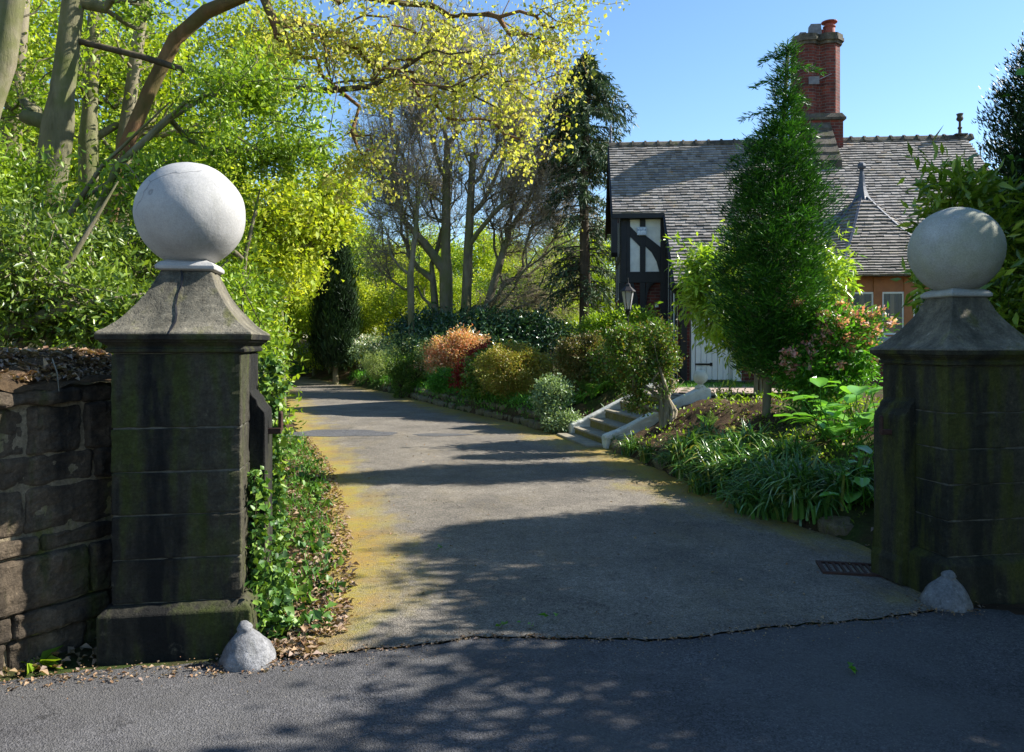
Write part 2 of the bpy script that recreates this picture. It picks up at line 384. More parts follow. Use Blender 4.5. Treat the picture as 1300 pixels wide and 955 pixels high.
def merge(parts):
    Vs, Fs, o = [], [], 0
    for V, F in parts:
        Vs.append(V); Fs.append(F+o); o += len(V)
    return np.concatenate(Vs), np.concatenate(Fs)
def leaf_obj(name, parts, mat, parent):
    V, F = merge(parts) if isinstance(parts, list) else parts
    return link(name, mesh_np(name, V, [F]), mat, parent)

def grow(path, r0, attr, rtip=.004, k=.35, expo=.42, wob=.06, taper=.85):
    """trunk polyline + attractors joined one by one to the cheapest node -> nodes, parent, radius"""
    path = np.asarray(path, float); A = np.asarray(attr, float).reshape(-1, 3)
    # subdivide trunk
    pts = [path[0]]; 
    for a, b in zip(path[:-1], path[1:]):
        m = max(1, int(np.linalg.norm(b-a)/.35))
        for i in range(1, m+1): pts.append(a+(b-a)*i/m)
    nodes = pts[:]; par = [-1]+list(range(len(pts)-1)); dist = [0.]
    for i in range(1, len(pts)): dist.append(dist[-1]+np.linalg.norm(pts[i]-pts[i-1]))
    nt = len(pts); n = len(A)
    if n:
        best = np.full(n, 1e9); bp = np.zeros(n, int)
        for i in range(max(1, nt//4), nt):
            c = np.linalg.norm(A-nodes[i], axis=1)+k*dist[i]
            m_ = c < best; best[m_] = c[m_]; bp[m_] = i
        done = np.zeros(n, bool)
        for _ in range(n):
            i = int(np.argmin(np.where(done, 1e9, best))); done[i] = True
            p = bp[i]; a, b = nodes[p], A[i]; ln = np.linalg.norm(b-a); m = max(1, min(4, int(ln/.3)))
            prev = p
            gp = nodes[par[p]] if par[p] >= 0 else a-np.array([0, 0, .1])
            tan = nrm(a-gp)
            for j in range(1, m+1):
                t = j/m; q = a+(b-a)*t
                if j < m: q = q+(tan*ln*.18*math.sin(math.pi*t))+rng.normal(size=3)*wob*ln*.5
                nodes.append(q); par.append(prev); dist.append(dist[prev]+ln/m); prev = len(nodes)-1
                c = np.linalg.norm(A-q, axis=1)+k*dist[prev]
                m_ = (c < best) & ~done; best[m_] = c[m_]; bp[m_] = prev
    nodes = np.array(nodes); par = np.array(par)
    load = np.zeros(len(nodes)); kids = np.bincount(par[1:], minlength=len(nodes))
    load[kids == 0] = 1
    for i in range(len(nodes)-1, 0, -1): load[par[i]] += load[i]
    r = rtip*np.power(load, expo)
    s = r0/r[0]
    # trunk follows r0, fine twigs keep rtip
    w_ = np.log(np.maximum(load, 1))/max(math.log(load[0]), 1e-6)
    r = r*np.power(s, w_)
    r[:nt] = np.maximum(r[:nt], r0*(1-taper*np.linspace(0, 1, nt)) if n else r0*(1-.6*np.linspace(0, 1, nt)))
    return nodes, par, r
def tubes(nodes, par, r, sides=(8, 5, 3)):
    n = len(nodes); kids = [[] for _ in range(n)]
    for i in range(1, n):
        if par[i] >= 0: kids[par[i]].append(i)
    parts_v, parts_f, off = [], [], 0
    stack = [(0, None)]
    while stack:
        i, p = stack.pop(); chain = ([p] if p is not None else [])+[i]; rr = []
        cur = i
        while kids[cur]:
            ks = sorted(kids[cur], key=lambda q: -r[q])
            for q in ks[1:]: stack.append((q, cur))
            cur = ks[0]; chain.append(cur)
        P = nodes[chain]; rad = r[chain].copy()
        if p is not None: rad[0] = min(r[p], rad[1]*1.25)
        if len(P) < 2: continue
        sd = sides[0] if rad.max() > .05 else sides[1] if rad.max() > .012 else sides[2]
        T = np.gradient(P, axis=0); T = nrm(T)
        ref = np.array([.31, .95, .05]) if abs(T[0][1]) < .9 else np.array([1., 0, 0])
        U = nrm(np.cross(T, ref)); Vv = np.cross(T, U)
        a = np.arange(sd)*2*math.pi/sd
        ring = P[:, None, :]+rad[:, None, None]*(np.cos(a)[None, :, None]*U[:, None, :]+np.sin(a)[None, :, None]*Vv[:, None, :])
        m = len(P); b = off+np.arange(m-1)[:, None]*sd; i0 = np.arange(sd)[None, :]; i1 = (np.arange(sd)+1)[None, :] % sd
        F = np.stack([b+i0, b+i1, b+sd+i1, b+sd+i0], -1).reshape(-1, 4)
        parts_v.append(ring.reshape(-1, 3)); parts_f.append(F); off += m*sd
    return np.concatenate(parts_v), np.concatenate(parts_f)
def wood_obj(name, parts, mat, parent):
    V, F = merge(parts) if isinstance(parts, list) else parts
    return link(name, mesh_np(name, V, [F], True), mat, parent)
def keep_clumps(P, freq, thr):
    x, y, z = (P*freq).T
    f = np.sin(x+1.3*np.sin(y*.8+z*.5))+np.sin(y*1.1+1.2*np.sin(z*.9+1))+np.sin(z*1.2+1.1*np.sin(x*.7+2))+.6*np.sin(2.3*x+1.9*y)+.6*np.sin(2.1*y-1.7*z+1)
    return f > thr
def ell_pts(ells, n, shell=.55, holes=None):
    if holes:
        P, d = ell_pts(ells, int(n*2.6), shell); k = keep_clumps(P, *holes); P, d = P[k][:n], d[k][:n]
        if len(P) >= n: return P, d
        Q, e = ell_pts(ells, n-len(P), shell); return np.concatenate([P, Q]), np.concatenate([d, e])
    """points in a list of ellipsoids (centre, radii), biased to the outside"""
    vol = np.array([np.prod(e[1]) for e in ells], float)**.8; pick = rng.choice(len(ells), n, p=vol/vol.sum())
    c = np.array([e[0] for e in ells], float)[pick]; rr = np.array([e[1] for e in ells], float)[pick]
    d = rdir(n); t = shell+(1-shell)*rng.random(n)**.6
    t = np.where(rng.random(n) < .22, rng.random(n)**.4*shell, t)
    return c+d*rr*t[:, None], d
def clump_leaves(cl, out, n, spread, L, asp=.5, up=.5, outw=.6, droop=0., fold=.25, lv=.3):
    """n leaves round every clump centre"""
    m = len(cl); P = np.repeat(cl, n, 0)+rng.normal(size=(m*n, 3))*spread*np.array([1, 1, .75])
    O = np.repeat(out, n, 0); D = rdir(m*n)*.8+O*outw+np.array([0, 0, -droop])
    N = rdir(m*n)*.7+np.array([0, 0, up])+O*.3
    ln = L*(1+rng.normal(size=m*n)*lv).clip(.4, 1.8)
    return leaves_np(P, D, N, ln, ln*asp, fold)

def plant(name, label, cat, base, ells, nc, nl, spread, L, mat, asp=.5, stem='barkd', r0=.03, nstem=3, up=.5, outw=.6,
          droop=0., shell=.6, group=None, names=('stems', 'foliage'), extra=None, rtip=.003, kgrow=.35, twigs=None, path=None, lv=.3, holes=None, skirt=False):
    """shrub or small tree: ells given in world coordinates"""
    base = np.array(base, float); t = thing(name, label, cat, base, 0, group)
    E = [(np.array(c, float)-base, np.array(r, float)) for c, r in ells]
    if skirt:
        lo = min(c[2]-r[2] for c, r in E); hi = max(c[2] for c, r in E)
        if lo > .05: c0 = E[0][0]; r0_ = E[0][1]; E = E+[(np.array([c0[0], c0[1]+.05, hi*.38]), np.array([r0_[0]*.55, r0_[1]*.55, hi*.36]))]
    cl, out = ell_pts(E, nc, shell, holes)
    cm = cl.mean(0); stray = rng.random(nc) < .09; cl[stray] += (cl[stray]-cm)*rng.uniform(.10, .34, (stray.sum(), 1))
    cl += .06*np.linalg.norm(E[0][1])*np.stack([np.sin(cl[:, 1]*9+cl[:, 2]*7), np.sin(cl[:, 2]*8+cl[:, 0]*9), np.sin(cl[:, 0]*8+cl[:, 1]*7)], 1)
    cl[:, 2] = np.maximum(cl[:, 2], .03)
    at = cl[rng.permutation(nc)[:(twigs or min(nc, 160))]]
    ps = []
    for s_ in range(nstem):
        off = np.array([*(rng.normal(size=2)*r0*1.5), -.08]) if nstem > 1 else np.array([0, 0, -.1])
        sub = at[s_::nstem]
        if path is not None: pth = np.array(path)-base
        else:
            tgt = sub.mean(0)*np.array([.6, .6, .5]) if len(sub) else np.array([0, 0, .4])
            pth = [off, off*.4+tgt*.5+rng.normal(size=3)*.03, tgt]
        ps.append(tubes(*grow(pth, r0, sub, rtip, kgrow)))
    wood_obj(names[0], ps, M[stem], t)
    leaf_obj(names[1], clump_leaves(cl, out, nl, spread, L, asp, up, outw, droop, lv=lv), M[mat], t)
    if extra: extra(t, cl, out)
    return t

# ------------------------------------------------------------------ the lie of the land
LY = [3.0, 4.0, 5, 6.1, 8, 9.8, 13, 19.3, 25, 30, 37, 45, 60]
LX = [-1.0, -1.0, -1.15, -1.38, -1.85, -2.35, -3.45, -5.4, -7.2, -8.9, -11.5, -16, -25]
RY = [3.0, 4.6, 5.8, 6.1, 7, 8.2, 9.5, 12, 13.9, 16.3, 20, 25.4, 32, 37, 45, 60]
RX = [2.74, 2.74, 2.76, 2.74, 2.46, 2.10, 1.90, 1.44, .75, -.16, -1.8, -3.8, -6.7, -9.0, -13.5, -22]
xL = lambda y: np.interp(y, LY, LX); xR = lambda y: np.interp(y, RY, RX)
WP = np.array([-2.12, 4.42]); WD = nrm(np.array([-.50, -.86])); WN = np.array([-.86, .50])   # splayed wing wall
SA = np.array([1.10, 13.8]); SE = nrm(np.array([.978, .208])); SC = np.array([SE[1], -SE[0]])   # steps: start, way up, across
def gz(x, y):
    x = np.asarray(x, float); y = np.asarray(y, float)
    w = (x-WP[0])*WN[0]+(y-WP[1])*WN[1]
    dl = xL(y)-x
    zl = 1.30*ss(.02, .26, w)*ss(.55, 1.6, dl)*(1-ss(9, 16, y))+(.5*ss(.5, 4., dl))*ss(8, 15, y)
    zl = np.where((y < 4.45) & (w < .0), 0, zl)
    dr = x-xR(y); wd = 1.5+1.1*ss(1.3, 3., np.abs(y-13))
    rw = np.where(y > 14, .36, .20)*ss(.06, .22, dr)
    zr = (rw+(.75-rw)*ss(.1, wd, dr))*ss(5.7, 6.8, y+ (x-3)*0.15)
    s = (x-SA[0])*SE[0]+(y-SA[1])*SE[1]; c = (x-SA[0])*SC[0]+(y-SA[1])*SC[1]
    ins = (s > -.3) & (s < 1.55) & (c > -.50) & (c < 2.1)
    zr = np.where(ins, np.minimum(zr, np.where((c > -.1) & (c < 1.75), np.maximum(.45*s-.14, -.02), np.maximum(.5*s+.02, -.02))), zr)
    far = 1.1*ss(36, 46, y)+.6*ss(46, 90, y)
    z = np.where(dl > 0, zl, 0)+np.where(dr > 0, zr, 0)
    edge = np.minimum(np.abs(dl), np.abs(dr)); inside = (dl < 0) & (dr < 0)
    bumpy = .03*np.sin(x*7.1+y*3.3)*np.sin(y*6.2-x*2)+.02*np.sin(x*17)*np.sin(y*15)
    z = z+np.where(inside | (y < 4.6), 0, bumpy*ss(.1, .5, edge))
    return z+far-.006

def grid_axis(a, b, fine0, fine1, step, grow_=1.18):
    xs = list(np.arange(fine0, fine1+1e-6, step)); s = step; x = xs[-1]
    while x < b: s *= grow_; x += s; xs.append(x)
    s = step; x = xs[0]; lo = []
    while x > a: s *= grow_; x -= s; lo.append(x)
    return np.array(lo[::-1]+xs)
def build_ground():
    xs = grid_axis(-260, 260, -5.5, 7.5, .085, 1.10); ys = grid_axis(-60, 420, 3.4, 20, .085, 1.08)
    X, Y = np.meshgrid(xs, ys); Z = gz(X, Y); n, m = X.shape
    V = np.stack([X, Y, Z], -1).reshape(-1, 3)
    i = (np.arange(n-1)[:, None]*m+np.arange(m-1)[None, :]).ravel()
    F = np.stack([i, i+1, i+m+1, i+m], 1)
    tag(link('ground', mesh_np('ground', V, [F], True), M['ground']), kind='structure')
build_ground()

seam_x = [-30, -8, -3, -2.05, -1.5, -1.0, -.54, -.2, .3, .85, 1.56, 2.2, 2.75, 3.6, 8, 30]
seam_y = [4.0, 3.6, 3.55, 3.85, 3.98, 4.02, 4.16, 4.31, 4.24, 4.27, 4.44, 4.62, 4.75, 4.7, 4.7, 4.7]
def seam(x): return np.interp(x, seam_x, seam_y)+.008*np.sin(x*23)+.005*np.sin(x*57+1)+.022*np.sin(x*5.3)+.007*np.sin(x*39+2*np.sin(x*11))
def build_drive():
    ys = np.concatenate([np.linspace(0, 1, 3)[:0], np.arange(4.9, 30, .12), np.arange(30, 60, .6)])
    cols = 60; u = np.linspace(0, 1, cols)
    rows = []; edge = []
    xl0, xr0 = -1.12, 2.72
    xx = xl0+(xr0-xl0)*u
    for t in np.linspace(0, 1, 9)[:-1]:
        y0 = seam(xx)+.003; y = y0+(4.9-y0)*t
        rows.append(np.stack([xx+0*t, y, np.full(cols, .010)], 1)); edge.append(np.minimum(1.25*(xx-xl0), xr0-xx+.55)+.4*(1-t))
    for y in ys:
        a, b = xL(y), xR(y); a += .05*math.sin(y*9)+.03*math.sin(y*23+2)-.03; b += .04*math.sin(y*7+1)+.05
        x = a+(b-a)*u
        z = np.full(cols, .010)+gz(x*0+(a+b)/2, x*0+y)+.006
        rows.append(np.stack([x, np.full(cols, y), z+.0*x], 1)); edge.append(np.minimum(1.25*(x-a), b-x+.55*float(1-ss(5.5, 8.5, y))))
    V = np.concatenate(rows); n = len(rows); i = (np.arange(n-1)[:, None]*cols+np.arange(cols-1)[None, :]).ravel()
    me = mesh_np('drive', V, [np.stack([i, i+1, i+cols+1, i+cols], 1)], True)
    at = me.attributes.new('edge', 'FLOAT', 'POINT'); at.data.foreach_set('value', np.concatenate(edge).astype(np.float32))
    tag(link('drive', me, M['drive']), kind='structure')
    # road in front of the gateway
    xs = grid_axis(-40, 40, -3.5, 3.5, .03, 1.12); rws = []
    far_ = seam(xs)-.003
    for t in np.linspace(0, 1, 12): rws.append(np.stack([xs, -8+(far_+8)*t**.5, np.full(len(xs), .002)], 1))
    V = np.concatenate(rws); m = len(xs); i = (np.arange(11)[:, None]*m+np.arange(m-1)[None, :]).ravel()
    tag(link('road', mesh_np('road', V, [np.stack([i, i+1, i+m+1, i+m], 1)], True), M['road']), kind='structure')
    # darker tarmac patches on the drive
    mb = []
    for (px, py, rx, ry) in ((430, 551, 1.0, .55), (560, 553, .5, .2)):
        Y = 1600/(py-HY); X = (px-650)/1000*Y; a = np.linspace(0, 2*math.pi, 40, endpoint=False)
        rr = 1+.12*np.sin(3*a+px)+.07*np.sin(7*a); 
        mb.append(np.stack([X+rx*rr*np.cos(a), Y+ry*rr*np.sin(a), np.full(40, .015)], 1))
    V = np.concatenate(mb); me = bpy.data.meshes.new('tarmac_patch'); me.from_pydata(V.tolist(), [], [list(range(40)), list(range(40, 80))])
    tag(link('tarmac_patch', me, M['patch']), kind='structure')
build_drive()
# terrace path from the steps to the door
mb = MB(); mb.add([(2.5, 14.1, .765), (2.75, 12.55, .765), (4.9, 13.6, .772), (4.9, 16.3, .772), (3.4, 16.6, .772)], [(0, 1, 2, 3, 4)])
tag(mb.build('path', M['paving']), kind='structure')

# ------------------------------------------------------------------ gate piers
def square(hw, z, n=9, mid=0):
    pts = []
    for (ax, ay, bx, by) in ((-1,-1,1,-1), (1,-1,1,1), (1,1,-1,1), (-1,1,-1,-1)):
        for i in range(n-1):
            t = i/(n-1); x = ax+(bx-ax)*t; y = ay+(by-ay)*t
            nx, ny = ((0,-1), (1,0), (0,1), (-1,0))[[(-1,-1),(1,-1),(1,1),(-1,1)].index((ax, ay))]
            k = mid if i == (n-1)//2 else 0
            pts.append((x*hw-nx*k, y*hw-ny*k, z))
    return pts
def gate_pier(label, cx, cy, rz, sgn, dz, ballmat, bright):
    t = thing('gate_pier', label, 'gate pier', (cx, cy, 0), rz, 'gate piers either side of the drive')
    PM = M['pier'] if bright else M['pier2']
    # plinth
    pl = MB()
    o = .055
    pr = [(.315+o, 0.), (.315+o, .235), (.315+.008, .275)]
    pl.rings([square(h, z-.05 if i == 0 else z) for i, (h, z) in enumerate(pr)])
    p = pl.build('plinth', PM, t, .008); rough_mod(p, 'plinth_n', 2, .012, .12)
    sh = MB(); zs = [.275, .50, .725, .945, 1.17, 1.555+dz]
    for i in range(5):
        e = rng.normal()*.003
        sh.box((-.315+e, -.315-e, zs[i]+.0035), (.315+e, .315-e, zs[i+1]-.0035))
    s = sh.build('shaft', PM, t, .007); rough_mod(s, 'shaft_n', 4, .016, .06, 4)
    mo = MB(); mo.box((-.307, -.307, .26), (.307, .307, zs[-1])); mo.build('mortar', M['mortar'], s)
    mo = MB(); z0 = 1.555+dz
    prof = [(.318, 0), (.335, .004), (.338, .02), (.328, .026), (.330, .034), (.348, .05), (.360, .056), (.362, .064), (.375, .068), (.378, .094)]
    mo.rings([square(h, z0+z) for h, z in prof]); mo.build('moulding', PM, t, .003)
    cp = MB(); zc = z0+.095; k = [(.378, 0), (.372, .012), (.340, .032), (.300, .066), (.262, .108), (.225, .158), (.190, .21), (.162, .26), (.142, .31), (.128, .345)]
    cp.rings([square(h, zc+z, mid=.006 if j > 1 else 0) for j, (h, z) in enumerate(k)])
    c = cp.build('cap', M['cap'], t, .004); rough_mod(c, 'cap_n', 1, .010, .12)
    jn = MB(); jp = [(0, -h-.0015+z*.0, zc+z) for h, z in k]
    for a, b in zip(jp[:-1], jp[1:]): jn.bar((-.02-.3*(a[2]-zc-.17)*.0+.01*math.sin(a[2]*30), a[1], a[2]), (-.02+.01*math.sin(b[2]*30), b[1], b[2]), .009, .006, (1, 0, 0) if 0 else (0, 0, 1))
    if sgn > 0: jn.build('cap_joint', M['black'], t)
    nk = MB(); zn = zc+.345
    nk.rings([square(h, zn+z) for h, z in ((.130, 0), (.150, .008), (.152, .026), (.135, .045), (.10, .06))])
    nk.build('neck', ballmat, t, .004)
    bl = MB(); zb = zn+.035+.285; r = .288
    bl.lathe([(max(r*math.sin(a), .002), -r*math.cos(a)*(1 if a < 1.6 else .985)) for a in np.linspace(.0, math.pi, 40)], (0, 0, zb), 64)
    b = bl.build('ball_finial', ballmat, t, smooth=True); rough_mod(b, 'ball_n', 0, .012, .18)
    # gate stop on the inner face, curved top
    jb = MB(); x0, pj = .312*sgn, .085*sgn
    prof = [(0, .02), (pj*1.25, .02), (pj*1.25, .16), (pj, .20), (pj, 1.19+dz), (pj*.95, 1.22+dz), (pj*.55, 1.26+dz), (pj*.45, 1.29+dz), (pj*.2, 1.31+dz), (0, 1.34+dz)]
    poly = [(x0+a, z) for a, z in prof]
    jb.extr(poly if sgn > 0 else poly[::-1], 'y', .30, -.02)
    j = jb.build('gate_stop', PM, t, .004); rough_mod(j, 'stop_n', 2, .008, .1)
    gp = MB(); hx = (.395+.0)*sgn
    gp.bar((hx-.02*sgn, .12, 1.10+dz), (hx+.075*sgn, .12, 1.10+dz), .035, .035, (0, 1, 0))
    g = gp.build('gate_hinge', M['rust'], t, .004)
    pn = MB(); pn.lathe([(.014, 0), (.014, .10), (.010, .112)], (hx+.07*sgn, .12, 1.10+dz), 10); pn.build('pin', M['rust'], g, smooth=False)
    return t
gate_pier('black stained stone gate pier with smooth sunlit grey ball, beside the rough stone wall', -1.775, 4.355, R(10), 1, 0, M['ball'], 1)
gate_pier('mossy stone gate pier with lichen stained ball, in front of the slate roofed bay', 2.955, 5.245, R(10), -1, -.09, M['ball2'], 0)
def guard(label, x, y, s, rz):
    g = MB(); prof = [(.002, .222), (.018, .218), (.032, .203), (.040, .19), (.037, .177), (.048, .165), (.082, .13), (.115, .085), (.134, .045), (.137, .018), (.128, -.02)]
    g.lathe([(a*s, b*s) for a, b in prof[::-1]], (0, 0, 0), 28)
    o = g.build('guard_stone', M['guard'], None, smooth=True); rough_mod(o, 'guard_n', 1, .016, .06)
    o.location = (x, y, -.012); o.rotation_euler = (R(3), R(-4), rz)
    tag(o, label, 'guard stone', 'white cone guard stones at the gate piers')
guard('white painted cone guard stone against the foot of the pier with the smooth grey ball', -1.33, 3.97, 1.0, .3)
guard('dirty white cone guard stone at the foot of the mossy pier by the drain', 2.66, 4.83, 1.05, 1.8)

# wing wall
def wing_wall():
    t = thing('stone_wall', 'rough coursed stone wall half in sunlight beside the black stained pier', 'wall', (WP[0], WP[1], 0), math.atan2(WD[1], WD[0]))
    # local: x along the wall (towards the camera), y to the back(-)  -> back is WN
    sgn = 1 if (WN[0]*(-WD[1])+WN[1]*WD[0]) > 0 else -1
    ln = 3.2; w = MB(); z = -.1; rows = [.24, .13, .27, .10, .24, .16, .25, .09]
    for i, h in enumerate(rows):
        x = -.15
        while x < ln:
            L_ = rng.uniform(.28, .75); x2 = min(x+L_, ln)
            f = rng.uniform(-.035, .03)
            a, b = (0-f, .32) if sgn > 0 else (-.32, 0+f)
            w.box((x+.004, min(a, b), z+.004), (x2-.004, max(a, b), z+h-.004)); x = x2
        z += h
    o = w.build('stonework', M['wall'], t, .022, seg=3); rough_mod(o, 'ww', 4, .055, .11, 4)
    b = MB(); b.box((-.15, (.03 if sgn > 0 else -.28), -.1), (ln, (.28 if sgn > 0 else -.03), z-.03)); b.build('core', M['edging'], t)
    return sgn, z
wsgn, wtop = wing_wall()

# soil slumped over the wall top
def soil_cap():
    xs = np.linspace(-.1, 3.1, 120); cs = np.linspace(-.02, .75, 34); V = []
    for x in xs:
        for c in cs:
            p = WP+WD*x+WN*c
            z = 1.40+.015+.125*ss(.0, .34, c)+.02*math.sin(x*9+c*20)+.012*math.sin(x*31)*math.sin(c*40)
            if c > .45: z = z-.02
            if c < .0: z -= .03
            V.append((p[0], p[1], z))
    n, m = len(xs), len(cs); i = (np.arange(n-1)[:, None]*m+np.arange(m-1)[None, :]).ravel()
    o = link('soil_bank', mesh_np('soil_bank', V, [np.stack([i, i+1, i+m+1, i+m], 1)], True), M['bank']); tag(o, kind='structure')
soil_cap()

# ------------------------------------------------------------------ steps with whitewashed side walls
def steps():
    rz = math.atan2(SE[1], SE[0])   # local x = way up, local y = left of it ; across SC = -y
    t = thing('garden_steps', 'mossy stone garden steps between two sloping whitewashed walls', 'steps', (SA[0], SA[1], 0), rz)
    wid = 1.64; n = 5; rise = .15; tr = .28
    for i in range(n):
        s = MB(); s.box((i*tr, -wid, -.1 if i == 0 else i*rise-.12), (i*tr+tr+.05, 0, (i+1)*rise-.035))
        st = s.build('step', M['step'], t, .01); rough_mod(st, 'st', 2, .012, .1)
        s = MB(); s.box((i*tr-.02, -wid+.002, (i+1)*rise-.035), (i*tr+tr+.03, -.002, (i+1)*rise)); s.build('tread', M['tread'], st, .006)
    s = MB(); s.box((-.32, -wid-.05, -.05), (0, .02, .045)); s.build('bottom_slab', M['tread'], t, .012)
    for yy in (0.0, -wid-.20):
        s = MB(); L_ = n*tr+.28
        poly = [(-.06, -.1), (L_, -.1), (L_, .75+.16), (L_-.18, .75+.16), (.16, .30-.03), (-.06, .20)]
        s.extr(poly[::-1], 'y', yy, yy+.20)
        o = s.build('side_wall', M['whitewash'], t, .03, seg=3); rough_mod(o, 'sw', 3, .03, .16)
    # ball on its pedestal at the head of the near wall
    s = MB(); s.lathe([(.085, 0), (.085, .03), (.05, .045), (.045, .065)], (n*tr+.14, -wid-.10, .905), 20)
    p = s.build('pedestal', M['whitewash'], t)
    s = MB(); r = .115; s.lathe([(max(.001, r*math.sin(a)), -r*math.cos(a)) for a in np.linspace(0, math.pi, 20)], (n*tr+.14, -wid-.10, .905+.06+r), 28)
    s.build('ball', M['whitewash'], p, smooth=True)
steps()

# ------------------------------------------------------------------ the lodge
HO = (2.58, 21.0, .75); HR = R(-5)
house = thing('lodge_house', 'brick and half timbered lodge with slate roofs and tall brick chimney', 'house', HO, HR)
SL = 4.03/4.5
def zr(y): return 6.15+SL*y      # main roof height at local y (<=0)
def slates(S, N0, s0, s1, expo, wid, mat, parent, name='slates', thick=.024):
    """S(u,s) point for u 0..1 across, s metres down the slope; N outward normal fn"""
    v, f = [], []
    s = s0; row = 0
    while s < s1-1e-3:
        e = min(s+expo*1.06, s1+.02)
        a, b = np.array(S(0, s)), np.array(S(1, s)); wd = np.linalg.norm(b-a); wd2 = np.linalg.norm(np.array(S(1, e))-np.array(S(0, e)))
        W_ = max(wd, wd2); n = max(1, int(W_/wid)); off = rng.random()*.6
        cuts = [0.]; x = off/n
        while x < 1-.3/n:
            if x > .25/n: cuts.append(x)
            x += rng.uniform(.8, 1.2)/n
        cuts.append(1.)
        for u0, u1 in zip(cuts[:-1], cuts[1:]):
            g = .002/max(W_, .05); u0_, u1_ = u0+g, u1-g
            j = rng.normal()*.004; ee = e+rng.normal()*.006
            nn = np.array(N0); lift = thick*(1.25+rng.random()*.5)
            p = [np.array(S(u0_, s)), np.array(S(u1_, s)), np.array(S(u1_, ee)), np.array(S(u0_, ee))]
            top = [p[0]+nn*.004, p[1]+nn*.004, p[2]+nn*(lift+j), p[3]+nn*(lift+j)]
            bot = [p[0]-nn*.01, p[1]-nn*.01, p[2]+nn*.002, p[3]+nn*.002]
            b0 = len(v); v += [tuple(q) for q in bot+top]
            f += [(b0+4, b0+7, b0+6, b0+5), (b0+3, b0+2, b0+6, b0+7), (b0, b0+3, b0+7, b0+4), (b0+2, b0+1, b0+5, b0+6)]
        s += expo; row += 1
    return v, f
def main_roof():
    nrmv = nrm([0, -SL, 1.]); cs = 1/math.sqrt(1+SL*SL)
    V, F = [], []
    for (x0, x1, L_) in ((-.0, 1.2, 2.5), (1.2, 9.08, 4.5)):
        S = lambda u, s, x0=x0, x1=x1: (x0+(x1-x0)*u, -s*cs, zr(-s*cs))
        v, f = slates(S, nrmv, 0.02, L_/cs, .122, .145, None, None)
        b = len(V); V += v; F += [tuple(i+b for i in q) for q in f]
    me = bpy.data.meshes.new('main_roof'); me.from_pydata(V, [], F)
    rf = link('main_roof', me, M['slate'], house)
    # roof deck (both slopes), soffits
    d = MB(); t_ = .05
    d.add([(0.02, 0, 6.12), (1.2, 0, 6.12), (1.2, -2.48, zr(-2.48)-.03), (.02, -2.48, zr(-2.48)-.03), (0.02, 0, 6.12-t_), (1.2, 0, 6.12-t_), (1.2, -2.46, zr(-2.46)-.03-t_), (.02, -2.46, zr(-2.46)-.03-t_)],
          [(0,3,2,1),(4,5,6,7),(0,4,7,3),(3,7,6,2),(0,1,5,4),(1,2,6,5)])
    d.add([(1.205, 0, 6.12), (9.06, 0, 6.12), (9.06, -4.48, zr(-4.48)-.03), (1.205, -4.48, zr(-4.48)-.03), (1.205, 0, 6.12-t_), (9.06, 0, 6.12-t_), (9.06, -4.46, zr(-4.46)-.03-t_), (1.205, -4.46, zr(-4.46)-.03-t_)],
          [(0,3,2,1),(4,5,6,7),(0,4,7,3),(3,7,6,2),(0,1,5,4),(1,2,6,5)])
    d.add([(0.02, 0.01, 6.12), (9.06, 0.01, 6.12), (9.06, 2.2, 4.15), (.02, 2.2, 4.15), (0.02, 0.01, 6.05), (9.06, 0.01, 6.05), (9.06, 2.2, 4.08), (.02, 2.2, 4.08)],
          [(0,1,2,3),(7,6,5,4),(0,3,7,4),(3,2,6,7),(1,5,6,2)])
    d.build('roof_deck', M['black'], rf)
    # ridge tiles
    x = 0.; r_ = MB()
    while x < 9.05:
        L_ = .33; prof = [(-.13, 6.07), (-.12, 6.11), (-.07, 6.19), (0, 6.225), (.07, 6.19), (.12, 6.11), (.13, 6.07)]
        r_.extr([(a, z) for a, z in prof][::-1], 'x', x+.003, x+L_-.05)
        r_.extr([(a*1.14, 6.07+(z-6.07)*1.2) for a, z in prof][::-1], 'x', x+L_-.055, x+L_-.003)
        x += L_
    r_.build('ridge_tiles', M['gritstone'], rf)
    f = MB(); f.lathe([(.07, 0), (.07, .04), (.04, .07), (.035, .16), (.06, .20), (.03, .24), (.028, .36), (.075, .40), (.085, .44), (.06, .50), (.085, .56), (.06, .57), (.03, .54)], (8.95, 0, 6.2), 12)
    f.box((8.80, -.12, 6.2), (9.10, .12, 6.235)); f.build('finial', M['gritstone'], rf)
    f = MB(); f.lathe([(.05, 0), (.05, .06), (.03, .10), (.03, .30), (.05, .33), (.03, .37), (.012, .52)], (.05, 0, 6.2), 10); f.build('finial', M['lead'], rf)
    # barge boards
    b = MB()
    for sy in (-1, 1):
        L_ = 2.5 if sy < 0 else 2.2
        b.extr([(0, 6.12), (sy*L_, 6.12-SL*L_), (sy*L_, 6.12-SL*L_-.26), (0, 5.84)][::sy], 'x', -.03, .02)
    b.extr([(-2.35, zr(-2.35)-.05), (-2.35, 2.95), (-2.44, 2.90), (-2.53, 3.0), (-2.53, zr(-2.53)-.05)], 'x', -.03, .12)
    b.box((0, -2.56, 3.80), (1.28, -2.50, 3.90))
    b.extr([(-2.5, zr(-2.5)-.01), (-4.52, zr(-4.52)-.01), (-4.52, zr(-4.52)-.14), (-2.5, zr(-2.5)-.14)], 'x', 1.165, 1.20)
    b.box((1.2, -4.56, 2.0), (9.05, -4.50, 2.10))
    b.build('barge_boards', M['black'], house)
    g = MB(); g.bar((1.2, -4.60, 2.06), (4.3, -4.60, 2.06), .09, .07); g.build('gutter', M['black'], house, .01)
main_roof()

